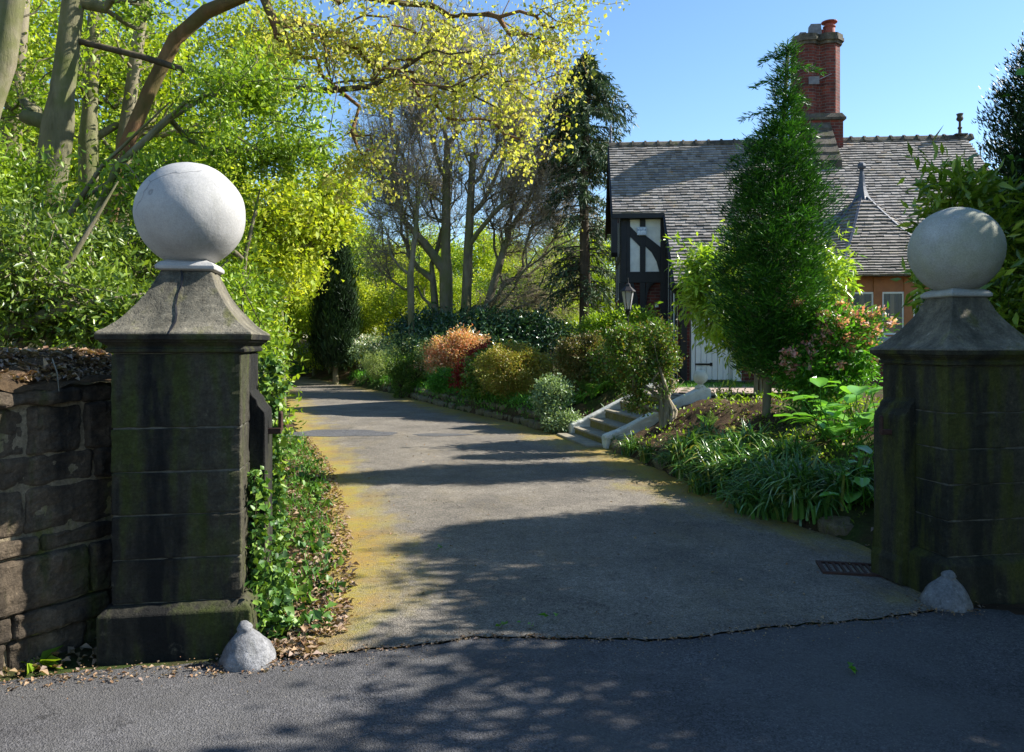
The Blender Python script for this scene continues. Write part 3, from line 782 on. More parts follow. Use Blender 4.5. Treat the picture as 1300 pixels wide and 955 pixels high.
def walls():
    w = MB()
    # gable block & main body (brick)
    w.extr([(-2.25, 0), (2.0, 0), (2.0, 4.2), (0, 6.0), (-2.25, 3.95)][::1], 'x', .26, .50)
    w.box((.5, -2.25, 0), (1.30, -2.0, 2.44))
    w.box((1.32, -4.1, 0), (1.57, -2.0, 2.35))
    w.box((2.62, -4.1, 0), (8.7, -3.86, 2.1))
    w.box((8.46, -4.1, 0), (8.7, 2.0, 2.1))
    w.box((.5, 1.8, 0), (8.46, 2.0, 4.2))
    w.extr([(-4.1, 2.1), (2.0, 2.1), (2.0, 4.15), (0, 5.95)], 'x', 8.46, 8.7)
    w.build('brick_wall', M['brick'], house)
    # timber-framed upper bay
    p = MB(); p.box((.24, -2.30, 2.46), (1.28, -2.0, 4.0)); p.box((.225, -2.28, 2.0), (.262, .5, 4.0))
    p.box((1.295, -4.08, .0), (1.33, -2.25, 2.45)); p.extr([(-4.08, 2.45), (-2.25, 2.45), (-2.25, 3.95)], 'x', 1.295, 1.33)
    p.box((2.46, -4.13, 0), (2.64, -3.9, 2.1)); p.box((1.57, -3.6, 0), (2.5, -3.5, 2.1))
    p.box((1.38, -3.98, 0), (1.68, -3.80, 2.1))
    pan = p.build('render_panels', M['render'], house)
    b = MB(); y = -2.335
    def post(x0, x1, z0, z1, d=0): b.box((x0, y-.0-d, z0), (x1, y+.06, z1))
    post(.20, .34, 2.30, 4.0, .012); post(1.13, 1.30, .0, 4.0, .012); post(.65, .78, 2.56, 3.86)
    post(.34, .42, 2.56, 3.86, .002)
    post(.34, 1.13, 2.30, 2.56, .006); post(.34, 1.13, 3.80, 3.98, .004)
    def brace(pts, yy=y+.004): b.extr(pts[::-1], 'y', yy, yy+.05)
    # diagonal braces of the upper panel
    brace([(.42, 3.64), (.65, 3.40), (.65, 3.16), (.42, 3.40)])
    brace([(.78, 3.16), (.92, 3.02), (1.04, 2.80), (1.10, 2.56), (1.13, 2.56), (1.13, 3.14), (.96, 3.28), (.78, 3.42)])
    # lower braces over brick
    post(.65, .78, 0, 2.30, .0)
    brace([(.34, 2.30), (.50, 2.30), (.60, 1.95), (.65, 1.5), (.65, 1.0), (.53, 1.4), (.43, 1.85)])
    brace([(1.0, 2.30), (.9, 2.30), (.82, 2.0), (.78, 1.6), (.78, 2.1), (.80, 2.30)])
    post(.16, .30, 0, 2.30, .0); post(.30, 1.13, 1.18, 1.28, .003)
    # left gable side timbers
    for yy in (-1.9, -1.2, -.4, .4): b.box((.20, yy, 2.0), (.228, yy+.14, 4.0))
    b.box((.195, -2.2, 2.9), (.228, .6, 3.05))
    # side of the front block
    for yy in (-2.5, -3.0, -3.5, -4.13): b.box((1.262, yy, 0), (1.297, yy+.16, zr(yy)-.12 if yy > -4 else 2.3))
    # porch posts and bracket
    b.box((1.36, -4.2, 0), (1.50, -4.06, 2.1)); b.extr([(1.5, 2.05), (1.5, 1.6), (1.56, 1.82), (1.66, 1.96), (1.8, 2.05)][::-1], 'y', -4.19, -4.08)
    b.extr([(1.36, 2.05), (1.1, 2.05), (1.2, 1.98), (1.3, 1.84), (1.36, 1.6)][::-1], 'y', -4.19, -4.10)
    b.box((1.2, -4.22, 2.02), (2.7, -4.08, 2.10))
    b.build('timber_frame', M['black'], house, .006)
    # door
    dr = MB()
    for i in range(7): dr.box((1.70+i*.115, -4.06, .09), (1.70+i*.115+.108, -4.01, 2.0))
    dd = dr.build('door', M['white'], house, .004)
    for hz in (.40, 1.60): h = MB(); h.box((1.66, -4.075, hz), (2.02, -4.062, hz+.04)); h.box((2.0, -4.078, hz-.015), (2.05, -4.062, hz+.055)); h.build('strap_hinge', M['iron'], dd)
    f = MB(); f.box((1.60, -4.10, 0), (1.68, -4.0, 2.08)); f.box((2.52, -4.10, 0), (2.60, -4.0, 2.08)); f.box((1.60, -4.11, 2.02), (2.60, -4.0, 2.09)); f.build('door_frame', M['white'], house)
    s = MB(); s.box((1.5, -4.35, 0), (2.7, -4.0, .07)); s.build('door_step', M['black'], house, .01)
    n = MB(); n.box((1.0, -2.352, 1.72), (1.08, -2.33, 1.80)); n.build('wall_light', M['white'], house, .004)
walls()

def bay():
    ap = np.array([5.62, -2.62, 4.30]); ez = 2.21
    ev = [np.array(p+(ez,)) for p in ((3.45, -1.5), (3.45, -4.12), (4.36, -5.05), (6.85, -5.05), (7.78, -4.12), (7.78, -1.5))]
    H = ap[2]-ez
    V, F = [], []
    for a, b in zip(ev[:-1], ev[1:]):
        tot = np.linalg.norm((a+b)/2-ap)
        def S(u, s, a=a, b=b):
            t = min(s/tot, 1.04)            # 0 apex, 1 eave
            z = ap[2]-H*(t+.085*math.sin(math.pi*t)*(1-t*.2)) # steeper at the top, kicked out at the eave
            return tuple(np.array([*(ap[:2]+(a[:2]-ap[:2]+(b[:2]-a[:2])*u)*t), z]))
        n = nrm(np.cross(b-a, ap-a)); n = n if n[2] > 0 else -n
        v, f = slates(S, n, .25, tot, .12, .15, None, None, thick=.028)
        k = len(V); V += v; F += [tuple(i+k for i in q) for q in f]
    me = bpy.data.meshes.new('bay_roof'); me.from_pydata(V, [], F); rf = link('bay_roof', me, M['slate2'], house)
    d = MB(); vs = [tuple(ap-np.array([0, 0, .1]))]; nl = 10
    for e in ev:
        for k in range(1, nl+1):
            t = k/nl; z = ap[2]-H*(t+.085*math.sin(math.pi*t)*(1-t*.2)); vs.append((*(ap[:2]+(e[:2]-ap[:2])*t), z-.02))
    fs = []
    for i in range(5):
        A = 1+i*nl; B = 1+(i+1)*nl; fs.append((0, A, B))
        for k in range(nl-1): fs.append((A+k, A+k+1, B+k+1, B+k))
    d.add(vs, fs)
    d.build('roof_deck', M['slate'], rf)
    # hips in lead and the turned finial
    l = MB()
    for e in ev[1:5]:
        pts = []
        for t in np.linspace(.06, 1.02, 12):
            z = ap[2]-H*(t+.085*math.sin(math.pi*t)*(1-t*.2)); pts.append(np.array([*(ap[:2]+(e[:2]-ap[:2])*t), z+.03]))
        for p, q in zip(pts[:-1], pts[1:]): l.bar(p, q, .055, .02)
    l.build('hip_flashing', M['lead'], rf)
    f = MB(); f.lathe([(.24, -.36), (.17, -.22), (.12, -.08), (.09, .02), (.07, .12), (.06, .28), (.045, .38), (.06, .40), (.045, .42), (.09, .45), (.10, .49), (.085, .54), (.03, .58), (.005, .585)], tuple(ap+np.array([0, 0, .1])), 8); f.build('finial', M['lead'], rf)
    # walls
    wp = [(3.85, -3.9), (3.85, -4.0), (4.60, -4.75), (6.60, -4.75), (7.35, -4.0), (7.35, -3.9)]
    w = MB(); w.prism(wp, 0, .84); w.build('bay_brickwork', M['brick'], house)
    s = MB(); op = [(3.78, -3.9), (3.78, -4.05), (4.55, -4.90), (6.65, -4.90), (7.42, -4.05), (7.42, -3.9)]
    s.prism(op, .84, .93, .985); s.prism(op, .93, 1.0, .93); s.build('bay_sill', M['sill'], house)
    o = MB(); o.box((4.62, -4.70, 1.90), (6.58, -4.5, 2.22)); o.box((4.62, -4.70, 1.0), (6.58, -4.5, 1.04))
    for x0, x1 in ((4.60, 4.70), (5.13, 5.30), (5.72, 5.90), (6.32, 6.60)): o.box((x0, -4.72, 1.0), (x1, -4.5, 2.2))
    for sx in (-1, 1):
        a = np.array([5.6+sx*1.0, -4.70, 0]); b = np.array([5.6+sx*1.75, -3.95, 0])
        for z0, z1 in ((1.0, 1.04), (1.9, 2.22)): o.bar(a+(0, 0, (z0+z1)/2), b+(0, 0, (z0+z1)/2), .1, z1-z0)
        for t in (.04, .5, .96): p = a+(b-a)*t; o.box((p[0]-.06, p[1]-.06, 1.0), (p[0]+.06, p[1]+.06, 2.2))
    o.build('window_surround', M['orange'], house, .005)
    for x0, x1 in ((4.70, 5.13), (5.30, 5.72), (5.90, 6.32)):
        f = MB()
        for a, b in (((x0, -4.70, 1.04), (x0+.03, -4.66, 1.90)), ((x1-.03, -4.70, 1.04), (x1, -4.66, 1.90)), ((x0+.03, -4.70, 1.04), (x1-.03, -4.66, 1.075)), ((x0+.03, -4.70, 1.865), (x1-.03, -4.66, 1.90))): f.box(a, b)
        w_ = f.build('window', M['white'], house)
        # curtain strips showing behind the glass face
        g = MB(); g.box((x0+.03, -4.675, 1.075), (x1-.03, -4.669, 1.865)); g.build('pane', M['glass'], w_)
        c = MB(); n = 14; xs = np.linspace(x0+.05, x1-.04, n); 
        for i in range(n-1):
            if i in (5, 6, 7): continue
            c.box((xs[i], -4.679-.0015*(i % 2), 1.10), (xs[i]+.012, -4.6765, 1.85))
        c.build('curtain', M['curtain'], w_)
    for sx in (-1, 1):
        g = MB(); a = np.array([5.6+sx*1.0, -4.68, 1.47]); b = np.array([5.6+sx*1.75, -3.93, 1.47]); g.bar(a, b, .02, .86); g.build('side_pane', M['glass'], house)
bay()

def chimney():
    x0, x1, y0, y1 = 4.82, 5.95, -.32, .62
    c = MB(); c.box((x0, y0, 5.0), (x1, y1, 6.62)); ch = c.build('chimney', M['brick'], house)
    b = MB(); b.prism([(x0-.06, y0-.06), (x1+.06, y0-.06), (x1+.06, y1+.06), (x0-.06, y1+.06)], 6.60, 6.66)
    b.prism([(x0-.05, y0-.05), (x1+.05, y0-.05), (x1+.05, y1+.05), (x0-.05, y1+.05)], 6.66, 6.78, .88); b.build('band', M['gritstone'], ch)
    s = MB()
    cs = [(5.12, -.0), (5.66, -.0), (5.12, .36), (5.66, .36)]
    for i, (cx, cy) in enumerate(cs):
        r = .30; poly = [(cx+r*math.cos(R(22.5+45*k)), cy+r*math.sin(R(22.5+45*k))) for k in range(8)]
        s.prism(poly, 6.70+.0007*i, 8.60+.0007*i)
    s.box((5.0, -.18, 6.7), (5.78, .5, 8.59)); s.build('shaft', M['brick'], ch)
    t = MB()
    for z0, z1, r in ((8.58, 8.66, .35), (8.66, 8.74, .40), (8.74, 8.84, .37)):
        for i, (cx, cy) in enumerate(cs):
            poly = [(cx+r*math.cos(R(22.5+45*k)), cy+r*math.sin(R(22.5+45*k))) for k in range(8)]; t.prism(poly, z0+.0011*i, z1+.0011*i)
    t.box((5.0, -.2, 8.6), (5.78, .52, 8.83)); t.build('corbel', M['gritstone'], ch)
    p = MB(); p.lathe([(.15, 0), (.135, .22), (.16, .25), (.16, .27), (.12, .28), (.12, .33), (.20, .37), (.20, .39), (.10, .42)], (5.70, 0, 8.84), 20); p.build('pot', M['terracotta'], ch)
    p = MB(); q = [(5.18, -.14), (5.48, -.14), (5.48, .14), (5.18, .14)]; p.prism(q, 8.84, 9.16, .86); p.build('pot', M['potgrey'], ch, .01)
    p = MB(); q = [(4.98, .1), (5.16, .1), (5.16, .3), (4.98, .3)]; p.prism(q, 8.84, 9.04, .9); p.build('pot', M['potgrey'], ch, .01)
    p = MB(); p.lathe([(.13, 0), (.12, .25), (.14, .3)], (5.66, .36, 8.84), 16); p.build('pot', M['terracotta'], ch)
    # stepped stone weathering down the slope
    w = MB(); 
    for i in range(5):
        ya = y0-.16*(i+1); zt = 6.55-.24*i
        w.extr([(ya, zt-.20), (ya+.17, zt), (ya+.17, 4.8), (ya+.01, 4.8)][::-1], 'x', 5.10-.01*i, 5.62+.012*i)
    w.build('weathering', M['gritstone'], ch)
    l = MB(); l.box((5.60, -.40, 5.70), (6.08, -.325, 5.80)); l.build('flashing', M['lead'], ch)
chimney()
def local_pt(x, y, z):
    c, s = math.cos(HR), math.sin(HR); return (HO[0]+x*c-y*s, HO[1]+x*s+y*c, HO[2]+z)
a = thing('aerial', 'small pale square panel aerial on the brick chimney shaft', 'aerial', local_pt(5.22, -.31, 7.62), HR)
m = MB(); m.box((-.13, -.03, -.10), (.13, 0, .10)); m.build('panel', M['potgrey'], a, .005)
m = MB(); m.bar((.12, -.01, .02), (.45, .02, .17), .012, .012); m.bar((0, 0, 0), (0, .05, 0), .02, .02); m.build('arm', M['sill'], a)
al = thing('alarm_box', 'pale blue alarm box on the black and white timber bay', 'alarm box', local_pt(.58, -2.34, 3.42), HR)
m = MB(); m.box((0, -.06, 0), (.22, 0, .19)); m.build('case', M['boxpale'], al, .008)
def text(s, size, mat, loc, parent, name='lettering'):
    cu = bpy.data.curves.new(name, 'FONT'); cu.body = s; cu.size = size; cu.extrude = .002; cu.align_x = 'CENTER'
    o = bpy.data.objects.new(name, cu); C.objects.link(o); o.location = loc; o.rotation_euler = (R(90), 0, 0); cu.materials.append(mat)
    bpy.context.view_layer.update(); me = bpy.data.meshes.new_from_object(o.evaluated_get(bpy.context.evaluated_depsgraph_get()))
    p = bpy.data.objects.new(name, me); C.objects.link(p); p.location = loc; p.rotation_euler = (R(90), 0, 0); p.parent = parent; bpy.data.objects.remove(o)
    return p
text('alpha', .10, M['boxblue'], (.11, -.063, .10), al); text('01270 255255', .028, M['boxblue'], (.11, -.063, .035), al)
m = MB(); m.box((.012, -.0615, .012), (.208, -.0600, .018)); m.box((.012, -.0613, .172), (.208, -.0601, .178)); m.box((.010, -.0617, .010), (.016, -.0602, .18)); m.box((.204, -.0617, .010), (.210, -.0602, .18)); m.build('border', M['boxblue'], al)

def lamp():
    p = W(797, 437, 15.6); t = thing('lamp_post', 'black lantern on a slim post rising behind the bright green hedge', 'lamp post', (p[0], 15.6, .72))
    m = MB(); m.lathe([(.05, 0), (.05, .12), (.022, .16), (.02, 1.45), (.035, 1.47), (.05, 1.52), (.03, 1.56)], (0, 0, 0), 12); m.build('post', M['iron'], t, smooth=False)
    z = 1.56; l = MB(); l.rings([[(r*math.cos(R(60*k)), r*math.sin(R(60*k)), z+h) for k in range(6)] for r, h in ((.06, 0), (.125, .36))], cap=False)
    ln = l.build('lantern_glass', M['lampglass'], t)
    f = MB()
    for k in range(6): f.bar((.06*math.cos(R(60*k)), .06*math.sin(R(60*k)), z), (.128*math.cos(R(60*k)), .128*math.sin(R(60*k)), z+.36), .012, .012)
    f.lathe([(.07, -.02), (.07, .01), (.02, .012)], (0, 0, z), 6); f.lathe([(.16, .36), (.15, .38), (.06, .46), (.05, .50), (.02, .53), (.012, .62), (.002, .64)], (0, 0, z), 6)
    f.build('lantern_frame', M['iron'], t)
lamp()

# drain
d = MB(); 
d.box((0, 0, -.03), (.5, .03, .018)); d.box((0, .27, -.03), (.5, .30, .018)); d.box((0, .03, -.03), (.03, .27, .018)); d.box((.47, .03, -.03), (.5, .27, .018))
for i in range(9): d.box((.06+i*.045, .03, -.02), (.078+i*.045, .27, .014))
o = d.build('drain_grate', M['rust'], None); p = W(1065, 727, 5.55); o.location = (2.15, 5.45, .008); o.rotation_euler = (0, 0, R(-12)); tag(o, 'rusty iron drain grate in the drive beside the mossy pier', 'drain grate')

# ------------------------------------------------------------------ planting
def E(px, py, Y, rx, ry, rd=None):
    """ellipsoid whose centre is seen at (px,py) Y metres off, radii rx, ry in photo pixels, rd metres deep"""
    s = Y/FPX; return (W(px, py, Y), (rx*s, (rd if rd else (rx+ry)/2*s), ry*s))
def gp(px, Y, dz=0):               # a foot on the ground under column px
    X = (px-650)/FPX*Y; return np.array([X, Y, float(gz(X, Y))+dz])

# --- the two conifers and other columnar trees
def conifer(name, label, base, h, prof, nb, nl, L, asp, mat, stem, r0, droop=.1, top_loose=0, group=None, z0=.0, outw=.9, spread=.07, lean=(0, 0), inner=.0, zp=1.15):
    base = np.array(base, float); t = thing(name, label, 'conifer', base, 0, group)
    top = np.array([lean[0], lean[1], h])
    zz = z0+(h-z0)*rng.random(nb*4)**(zp); rr_ = np.interp((zz-z0)/(h-z0), [p[0] for p in prof], [p[1] for p in prof])
    zz = zz[rng.random(nb*4) < np.maximum((rr_/max(p[1] for p in prof))**1.3, .12)][:nb]; nb = len(zz)
    f = (zz-z0)/(h-z0); rad = np.interp(f, [p[0] for p in prof], [p[1] for p in prof])
    a = rng.random(nb)*2*math.pi
    k = np.clip(.46+.46*rng.random(nb)**.7+np.where(rng.random(nb) < .06, .22, 0)+.13*np.sin(a*3+zz*3.1)+.10*np.sin(a*7+zz*9)+.14*np.sin(a*5-zz*14)+.12*np.sin(a*9+zz*25), .1, 1.25)
    k = np.where(rng.random(nb) < inner, k*rng.random(nb), k)
    cl = np.stack([np.cos(a)*rad*k, np.sin(a)*rad*k, zz], 1)+top*(f[:, None]*[1, 1, 0])
    out = nrm(np.stack([np.cos(a), np.sin(a), np.full(nb, .45-droop)], 1))
    tr = [np.array([0, 0, -.1])]+[top*np.array([q, q, q]) for q in (.25, .5, .75, 1.)]
    parts = [tubes(*grow(tr, r0, np.zeros((0, 3))))]
    # branches
    idx = rng.permutation(nb)[:min(nb, 260)]
    for i in idx:
        q = top*np.array([f[i], f[i], 0]); s0 = np.array([q[0], q[1], max(.05, zz[i]-rad[i]*.35)])
        P = np.array([s0, (s0+cl[i])/2+[0, 0, -.03], cl[i]]); r_ = np.array([r0*.22*(1-f[i])+.004, .006, .003])
        parts.append(tubes(P, np.array([-1, 0, 1]), r_))
    wood_obj('trunk', parts, M[stem], t)
    # sprays: fans of narrow leaves lying along the branch direction
    m = nb; n = nl
    O = np.repeat(out, n, 0); side = nrm(np.cross(O, [0, 0, 1])); ang = rng.normal(size=(m*n, 1))*.75
    D = O*np.cos(ang)+side*np.sin(ang)+np.array([0, 0, .15-droop])+rdir(m*n)*.25
    P = np.repeat(cl, n, 0)+rng.normal(size=(m*n, 3))*spread+D*rng.random((m*n, 1))*L*.5
    ln = L*(1+rng.normal(size=m*n)*.3).clip(.4, 1.7)
    N = nrm(np.cross(D, side)+rdir(m*n)*.5)
    leaf_obj('crown', leaves_np(P, D, N, ln, ln*asp, .12, .12), M[mat], t)
    return t
# young thuja in the bed
b = gp(972, 10.5)
h = 1.6+(HY-60)/FPX*10.5-b[2]
conifer('thuja_tree', 'dense green conical thuja with a wispy leaning tip standing in the bed before the lodge', b, h,
        [(0, .34), (.08, .48), (.26, .66), (.44, .65), (.54, .60), (.61, .53), (.685, .40), (.75, .24), (.80, .15), (.87, .09), (.94, .05), (1, .005)], 2250, 24, .08, .17, 'l_thuja', 'bark', .055, .05, z0=.56, spread=.05, lean=(.30, .0), inner=.12, zp=1.0)
# wispy top shoots
def wisps():
    t = bpy.data.objects['thuja_tree']; P = []; D = []
    for z, a, l in ((4.02, -2.9, .62), (4.25, .2, .3), (4.45, 3.2, .45), (4.62, -.2, .38), (4.80, 3.0, .34), (4.93, .3, .22), (3.75, 3.3, .5), (3.8, -.3, .38), (3.55, 3.0, .62), (3.4, -2.7, .6), (3.45, .4, .5), (3.2, 3.3, .7), (3.6, 1.5, .4), (3.1, -.4, .55), (3.0, 2.8, .6), (3.3, -1.2, .45), (2.95, .3, .6), (2.9, -2.6, .6), (3.9, 1.8, .3), (4.15, -1.4, .3), (2.8, 3.4, .7), (2.75, -.2, .6)):
        if z > h: continue
        c = np.array([.32*z/h, 0, z])
        for s in np.linspace(.1, 1, 12):
            p = c+np.array([math.cos(a), math.sin(a), .35-.55*s])*l*s
            for _ in range(9): P.append(p+rng.normal(size=3)*.02); D.append([math.cos(a)+rng.normal()*.5, math.sin(a)+rng.normal()*.5, -.25+rng.normal()*.4])
    P = np.array(P); D = np.array(D); leaf_obj('tip_sprays', leaves_np(P, D, rdir(len(P)), .09, .016, .1), M['l_thuja'], t)
wisps()
# dark columnar cypress at the bend
b = gp(426, 31); conifer('columnar_cypress', 'very dark narrow columnar cypress at the bend of the drive', b, 1.6+(HY-316)/FPX*32-b[2],
        [(0, .45), (.1, .68), (.35, .76), (.7, .62), (.9, .38), (1, .12)], 2600, 14, .20, .22, 'l_yew', 'bark', .12, -.55, z0=.7, spread=.10, outw=.3, inner=.1)
# spruce
b = np.array([2.35, 25.5, .6]); SPR = 1.6+(HY-72)/FPX*25.5-b[2]
def spruce():
    t = thing('spruce_tree', 'tall sparse spruce with a bare lower trunk at the gable end of the lodge', 'conifer', b)
    tr = [np.array([0, 0, -.2]), np.array([.02, 0, 3.]), np.array([-.03, 0, 6.]), np.array([.1, 0, SPR])]
    parts = [tubes(*grow(tr, .22, np.zeros((0, 3))))]; P, D = [], []
    for i in range(330):
        f = rng.random()**.8; z = 2.2+(SPR-2.2)*f; a = rng.random()*6.28
        R_ = np.interp(f, [0, .25, .5, .72, .9, 1], [1.6, 1.5, 1.35, 1.95, 1.25, .12])*(.55+.45*rng.random())
        if .22 < f < .55 and rng.random() < .45: continue
        d = np.array([math.cos(a), math.sin(a), 0]); n = 9
        pts = [np.array([0, 0, z])+d*R_*s+np.array([0, 0, R_*(.10*s-.42*s*s)]) for s in np.linspace(0, 1, n)]
        parts.append(tubes(np.array(pts), np.arange(n)-1, np.linspace(.026, .005, n), (5, 4, 3)))
        for s in np.linspace(.2, 1, 15):
            p = np.array([0, 0, z])+d*R_*s+np.array([0, 0, R_*(.10*s-.42*s*s)])
            dens = 7 if f > .5 else 4
            for _ in range(dens):
                sd_ = rng.normal(size=3)*.55; P.append(p+rng.normal(size=3)*.05); D.append(d*.5+sd_+np.array([0, 0, -.75]))
    wood_obj('trunk', parts, M['barkd'], t); P = np.array(P); D = np.array(D)
    ln = .20*(1+.3*rng.normal(size=len(P))).clip(.4, 1.6)
    leaf_obj('crown', leaves_np(P, D, rdir(len(P)), ln, ln*.20, .15), M['l_spruce'], t)
spruce()

# --- the old beech with bare twigs, three stems from one foot
def beech():
    b = np.array([-1.72, 22., .75]); t = thing('beech_tree', 'huge bare beech with three grey stems rising from one foot behind the flower bed', 'tree', b)
    parts = []
    for k, (pth, ells, n) in enumerate((
        ([(0.0, 0, -.2), (-.12, 0, 1.2), (-.14, .1, 3.2), (-.1, .1, 5.4)], [((-.9, 0, 6.0), (1.9, 2, 2.4)), ((-1.5, 0, 4.2), (1.2, 1.6, 1.3)), ((-.3, .3, 7.6), (1.8, 1.5, 1.2))], 900),
        ([(.25, 0, -.2), (.42, 0, 1.3), (.5, .0, 3.0), (.62, .1, 5.2)], [((1.6, 0, 5.8), (1.9, 2, 2.5)), ((2.6, 0, 3.8), (1.5, 1.6, 1.5)), ((2.3, .3, 1.9), (1.7, 1.4, .8))], 900),
        ([(.46, .1, -.2), (.95, .1, 1.4), (1.5, .2, 3.0)], [((2.6, .5, 4.8), (1.2, 1.5, 1.5)), ((1.6, 1, 4.4), (1.3, 1.5, 1.6))], 420),
        ([(-.25, 0, -.2), (-.40, .1, 1.2), (-.55, .2, 2.6)], [((-1.7, 0, 2.8), (.9, 1.2, .9)), ((-2.0, .3, 5.0), (1.1, 1.4, 1.5)), ((-.6, 1, 4.4), (1.4, 1.5, 1.4))], 380))):
        at, _ = ell_pts([(np.array(c, float), np.array(r, float)) for c, r in ells], n, .3)
        N, p, r = grow([np.array(q, float) for q in pth], (.19, .18, .11, .11)[k], at, .0065, .45, .42, .09, .5)
        parts.append(tubes(N, p, r, (9, 5, 3)))
        if k == 0: tips = at
        else: tips = np.concatenate([tips, at])
    # fine twigs at every tip
    m = len(tips); P = np.repeat(tips, 11, 0); D = rdir(m*11)+nrm(P-np.array([.2, 0, 3]))*.9
    V = []; ln = .35+.45*rng.random((m*11, 1)); D = nrm(D); S = nrm(np.cross(D, rdir(m*11)))*.0042
    S2 = nrm(np.cross(D, S))*.0042
    q = P+D*ln*.5+rdir(m*11)*.05; e = P+D*ln+rdir(m*11)*.08
    V = np.stack([P+S, P-S, P+S2, q+S, q-S, q+S2, e], 1).reshape(-1, 3); k = np.arange(m*11)*7
    F = np.concatenate([np.stack([k+a, k+c, k+d], 1) for a, c, d in ((0,1,3),(1,4,3),(1,2,4),(2,5,4),(2,0,5),(0,3,5),(3,4,6),(4,5,6),(5,3,6))])
    wood_obj('trunk', parts, M['barkb'], t)
    link('twigs', mesh_np('twigs', V, [F]), M['twig'], t)
    t.location = (-1.72*1.2, 26.4, .60); t.scale = (1.2, 1.2, 1.42)
    P = tips[rng.random(m) < .35]; leaf_obj('buds', clump_leaves(P, rdir(len(P)), 5, .18, .055, .7), M['l_yellow'], t)
beech()
# slim pale trunk to its left
def slimtree(name, label, path, at, r0, mat, leaf=None, L=.06, nl=6, spread=.12, asp=.6, rtip=.004, k=.35, names=('trunk', 'crown'), cat='tree', group=None, up=.5, droop=0., outw=.3, wob=.06, expo=.42, taper=.8):
    path = np.array(path, float); base = path[0].copy(); t = thing(name, label, cat, base, 0, group)
    at = np.asarray(at).reshape(-1, 3)-base
    wood_obj(names[0], tubes(*grow(path-base, r0, at, rtip, k, expo, wob, taper), (10, 6, 3)), M[mat], t)
    if leaf: leaf_obj(names[1], clump_leaves(at, rdir(len(at)), nl, spread, L, asp, up, outw, droop, lv=.45), M[leaf], t)
    return t
Y = 25
at = ell_pts([E(490, 290, Y, 45, 55, 1.2), E(535, 240, Y, 50, 60, 1.2)], 170, .3)[0]
slimtree('birch_tree', 'slim pale forked trunk left of the huge bare beech', [gp(524, Y, -.1), W(521, 350, Y), W(528, 290, Y), W(533, 230, Y)], at, .11, 'bark', 'l_yellow', .05, 4, .15)

# --- woodland behind: a few kinds, copied
def wood_tree(i, mat, h, cr, lab):
    t = thing('woodland_tree', lab, 'tree', (0, 0, 0), 0, 'woodland trees behind the garden')
    ells = [((0, 0, h*.62), (cr, cr, h*.30)), ((cr*.5, .2, h*.42), (cr*.7, cr*.7, h*.2)), ((-cr*.55, -.2, h*.48), (cr*.65, cr*.65, h*.22)), ((.1, 0, h*.83), (cr*.6, cr*.6, h*.17)), ((0, .3, h*.25), (cr*.9, cr*.9, h*.16))]
    cl, out = ell_pts([(np.array(c), np.array(r)) for c, r in ells], 800, .45, (1.6, .1))
    wood_obj('trunk', tubes(*grow([np.array([0, 0, -.3]), np.array([.1, 0, h*.3]), np.array([-.1, .1, h*.7])], h*.022, cl[:220], .008, .4)), M['barkg'], t)
    leaf_obj('crown', clump_leaves(cl, out, 22, .26, .15, .62), M[mat], t); return t
WT = [wood_tree(0, 'l_wood', 9.5, 2.8, 'leafy light green woodland tree behind the garden'), wood_tree(1, 'l_woodd', 8.5, 3.0, 'dark green woodland tree behind the garden'),
      wood_tree(2, 'l_lime', 8., 2.3, 'fresh lime green woodland tree behind the garden')]
spots = [(350, 38, 0, 0.90), (395, 42, 1, 1.00), (300, 34, 0, 0.85), (455, 44, 0, 0.74), (250, 30, 2, 1.00), (500, 40, 1, 0.64), (545, 47, 0, 0.74), (200, 26, 0, 1.00), (600, 44, 1, 0.62), (150, 30, 1, 1.05),
         (650, 46, 0, 0.68), (690, 38, 0, 0.57), (735, 42, 1, 0.69), (100, 24, 2, 1.05), (50, 28, 0, 1.10), (0, 24, 1, 1.00), (775, 36, 0, 0.70), (470, 56, 2, 0.95), (560, 60, 1, 0.95), (640, 58, 2, 0.87), (380, 55, 0, 1.00), (-60, 26, 0, 0.90), (-130, 30, 1, 1.20),
         (420, 36, 0, 0.54), (720, 55, 0, 0.87), (820, 50, 1, 0.75), (900, 52, 0, 0.70), (-220, 24, 0, 1.30), (630, 33, 1, 0.44), (580, 30, 0, 0.36), (690, 31, 0, 0.43), (450, 40, 1, 0.48), (640, 34, 2, 0.58), (540, 33, 2, 0.56), (490, 36, 2, 0.68), (455, 34, 2, 0.53), (700, 33, 2, 0.56), (600, 37, 0, 0.70), (400, 37, 2, 0.70)]
used = set()
for i, (px, Yd, k, s) in enumerate(spots):
    if k in used: o = dup(WT[k])
    else: o = WT[k]; used.add(k)
    p = gp(px, Yd); o.location = p; o.rotation_euler = (0, 0, rng.random()*6.28); o.scale = (s*1.15, s*1.15, s)
# undergrowth mass under the woodland
def mass(name, label, cat, pts_xy, hgt, n, nl, spread, L, mat, kind='stuff', asp=.55, up=.5, outw=.4):
    P = np.array(pts_xy, float); z = gz(P[:, 0], P[:, 1])+hgt*rng.random(len(P))**.8
    cl = np.column_stack([P, z]); o = leaf_obj(name, clump_leaves(cl, np.tile([0, 0, 1.], (len(cl), 1)), nl, spread, L, asp, up, outw), M[mat], None)
    return tag(o, label, cat, kind=kind)
q = rng.random((2600, 2)); X = -16+22*q[:, 0]; Yq = 33+12*q[:, 1]; ok = (X < xL(Yq)-1.) | (X > xR(Yq)+2.)
mass('undergrowth', 'leafy undergrowth along the foot of the woodland', 'undergrowth', np.column_stack([X, Yq])[ok], 2.2, 0, 16, .25, .13, 'l_wood')
q = rng.random((1500, 2)); X = -11+8*q[:, 0]; Yq = 9+18*q[:, 1]; ok = (X < xL(Yq)-.9)
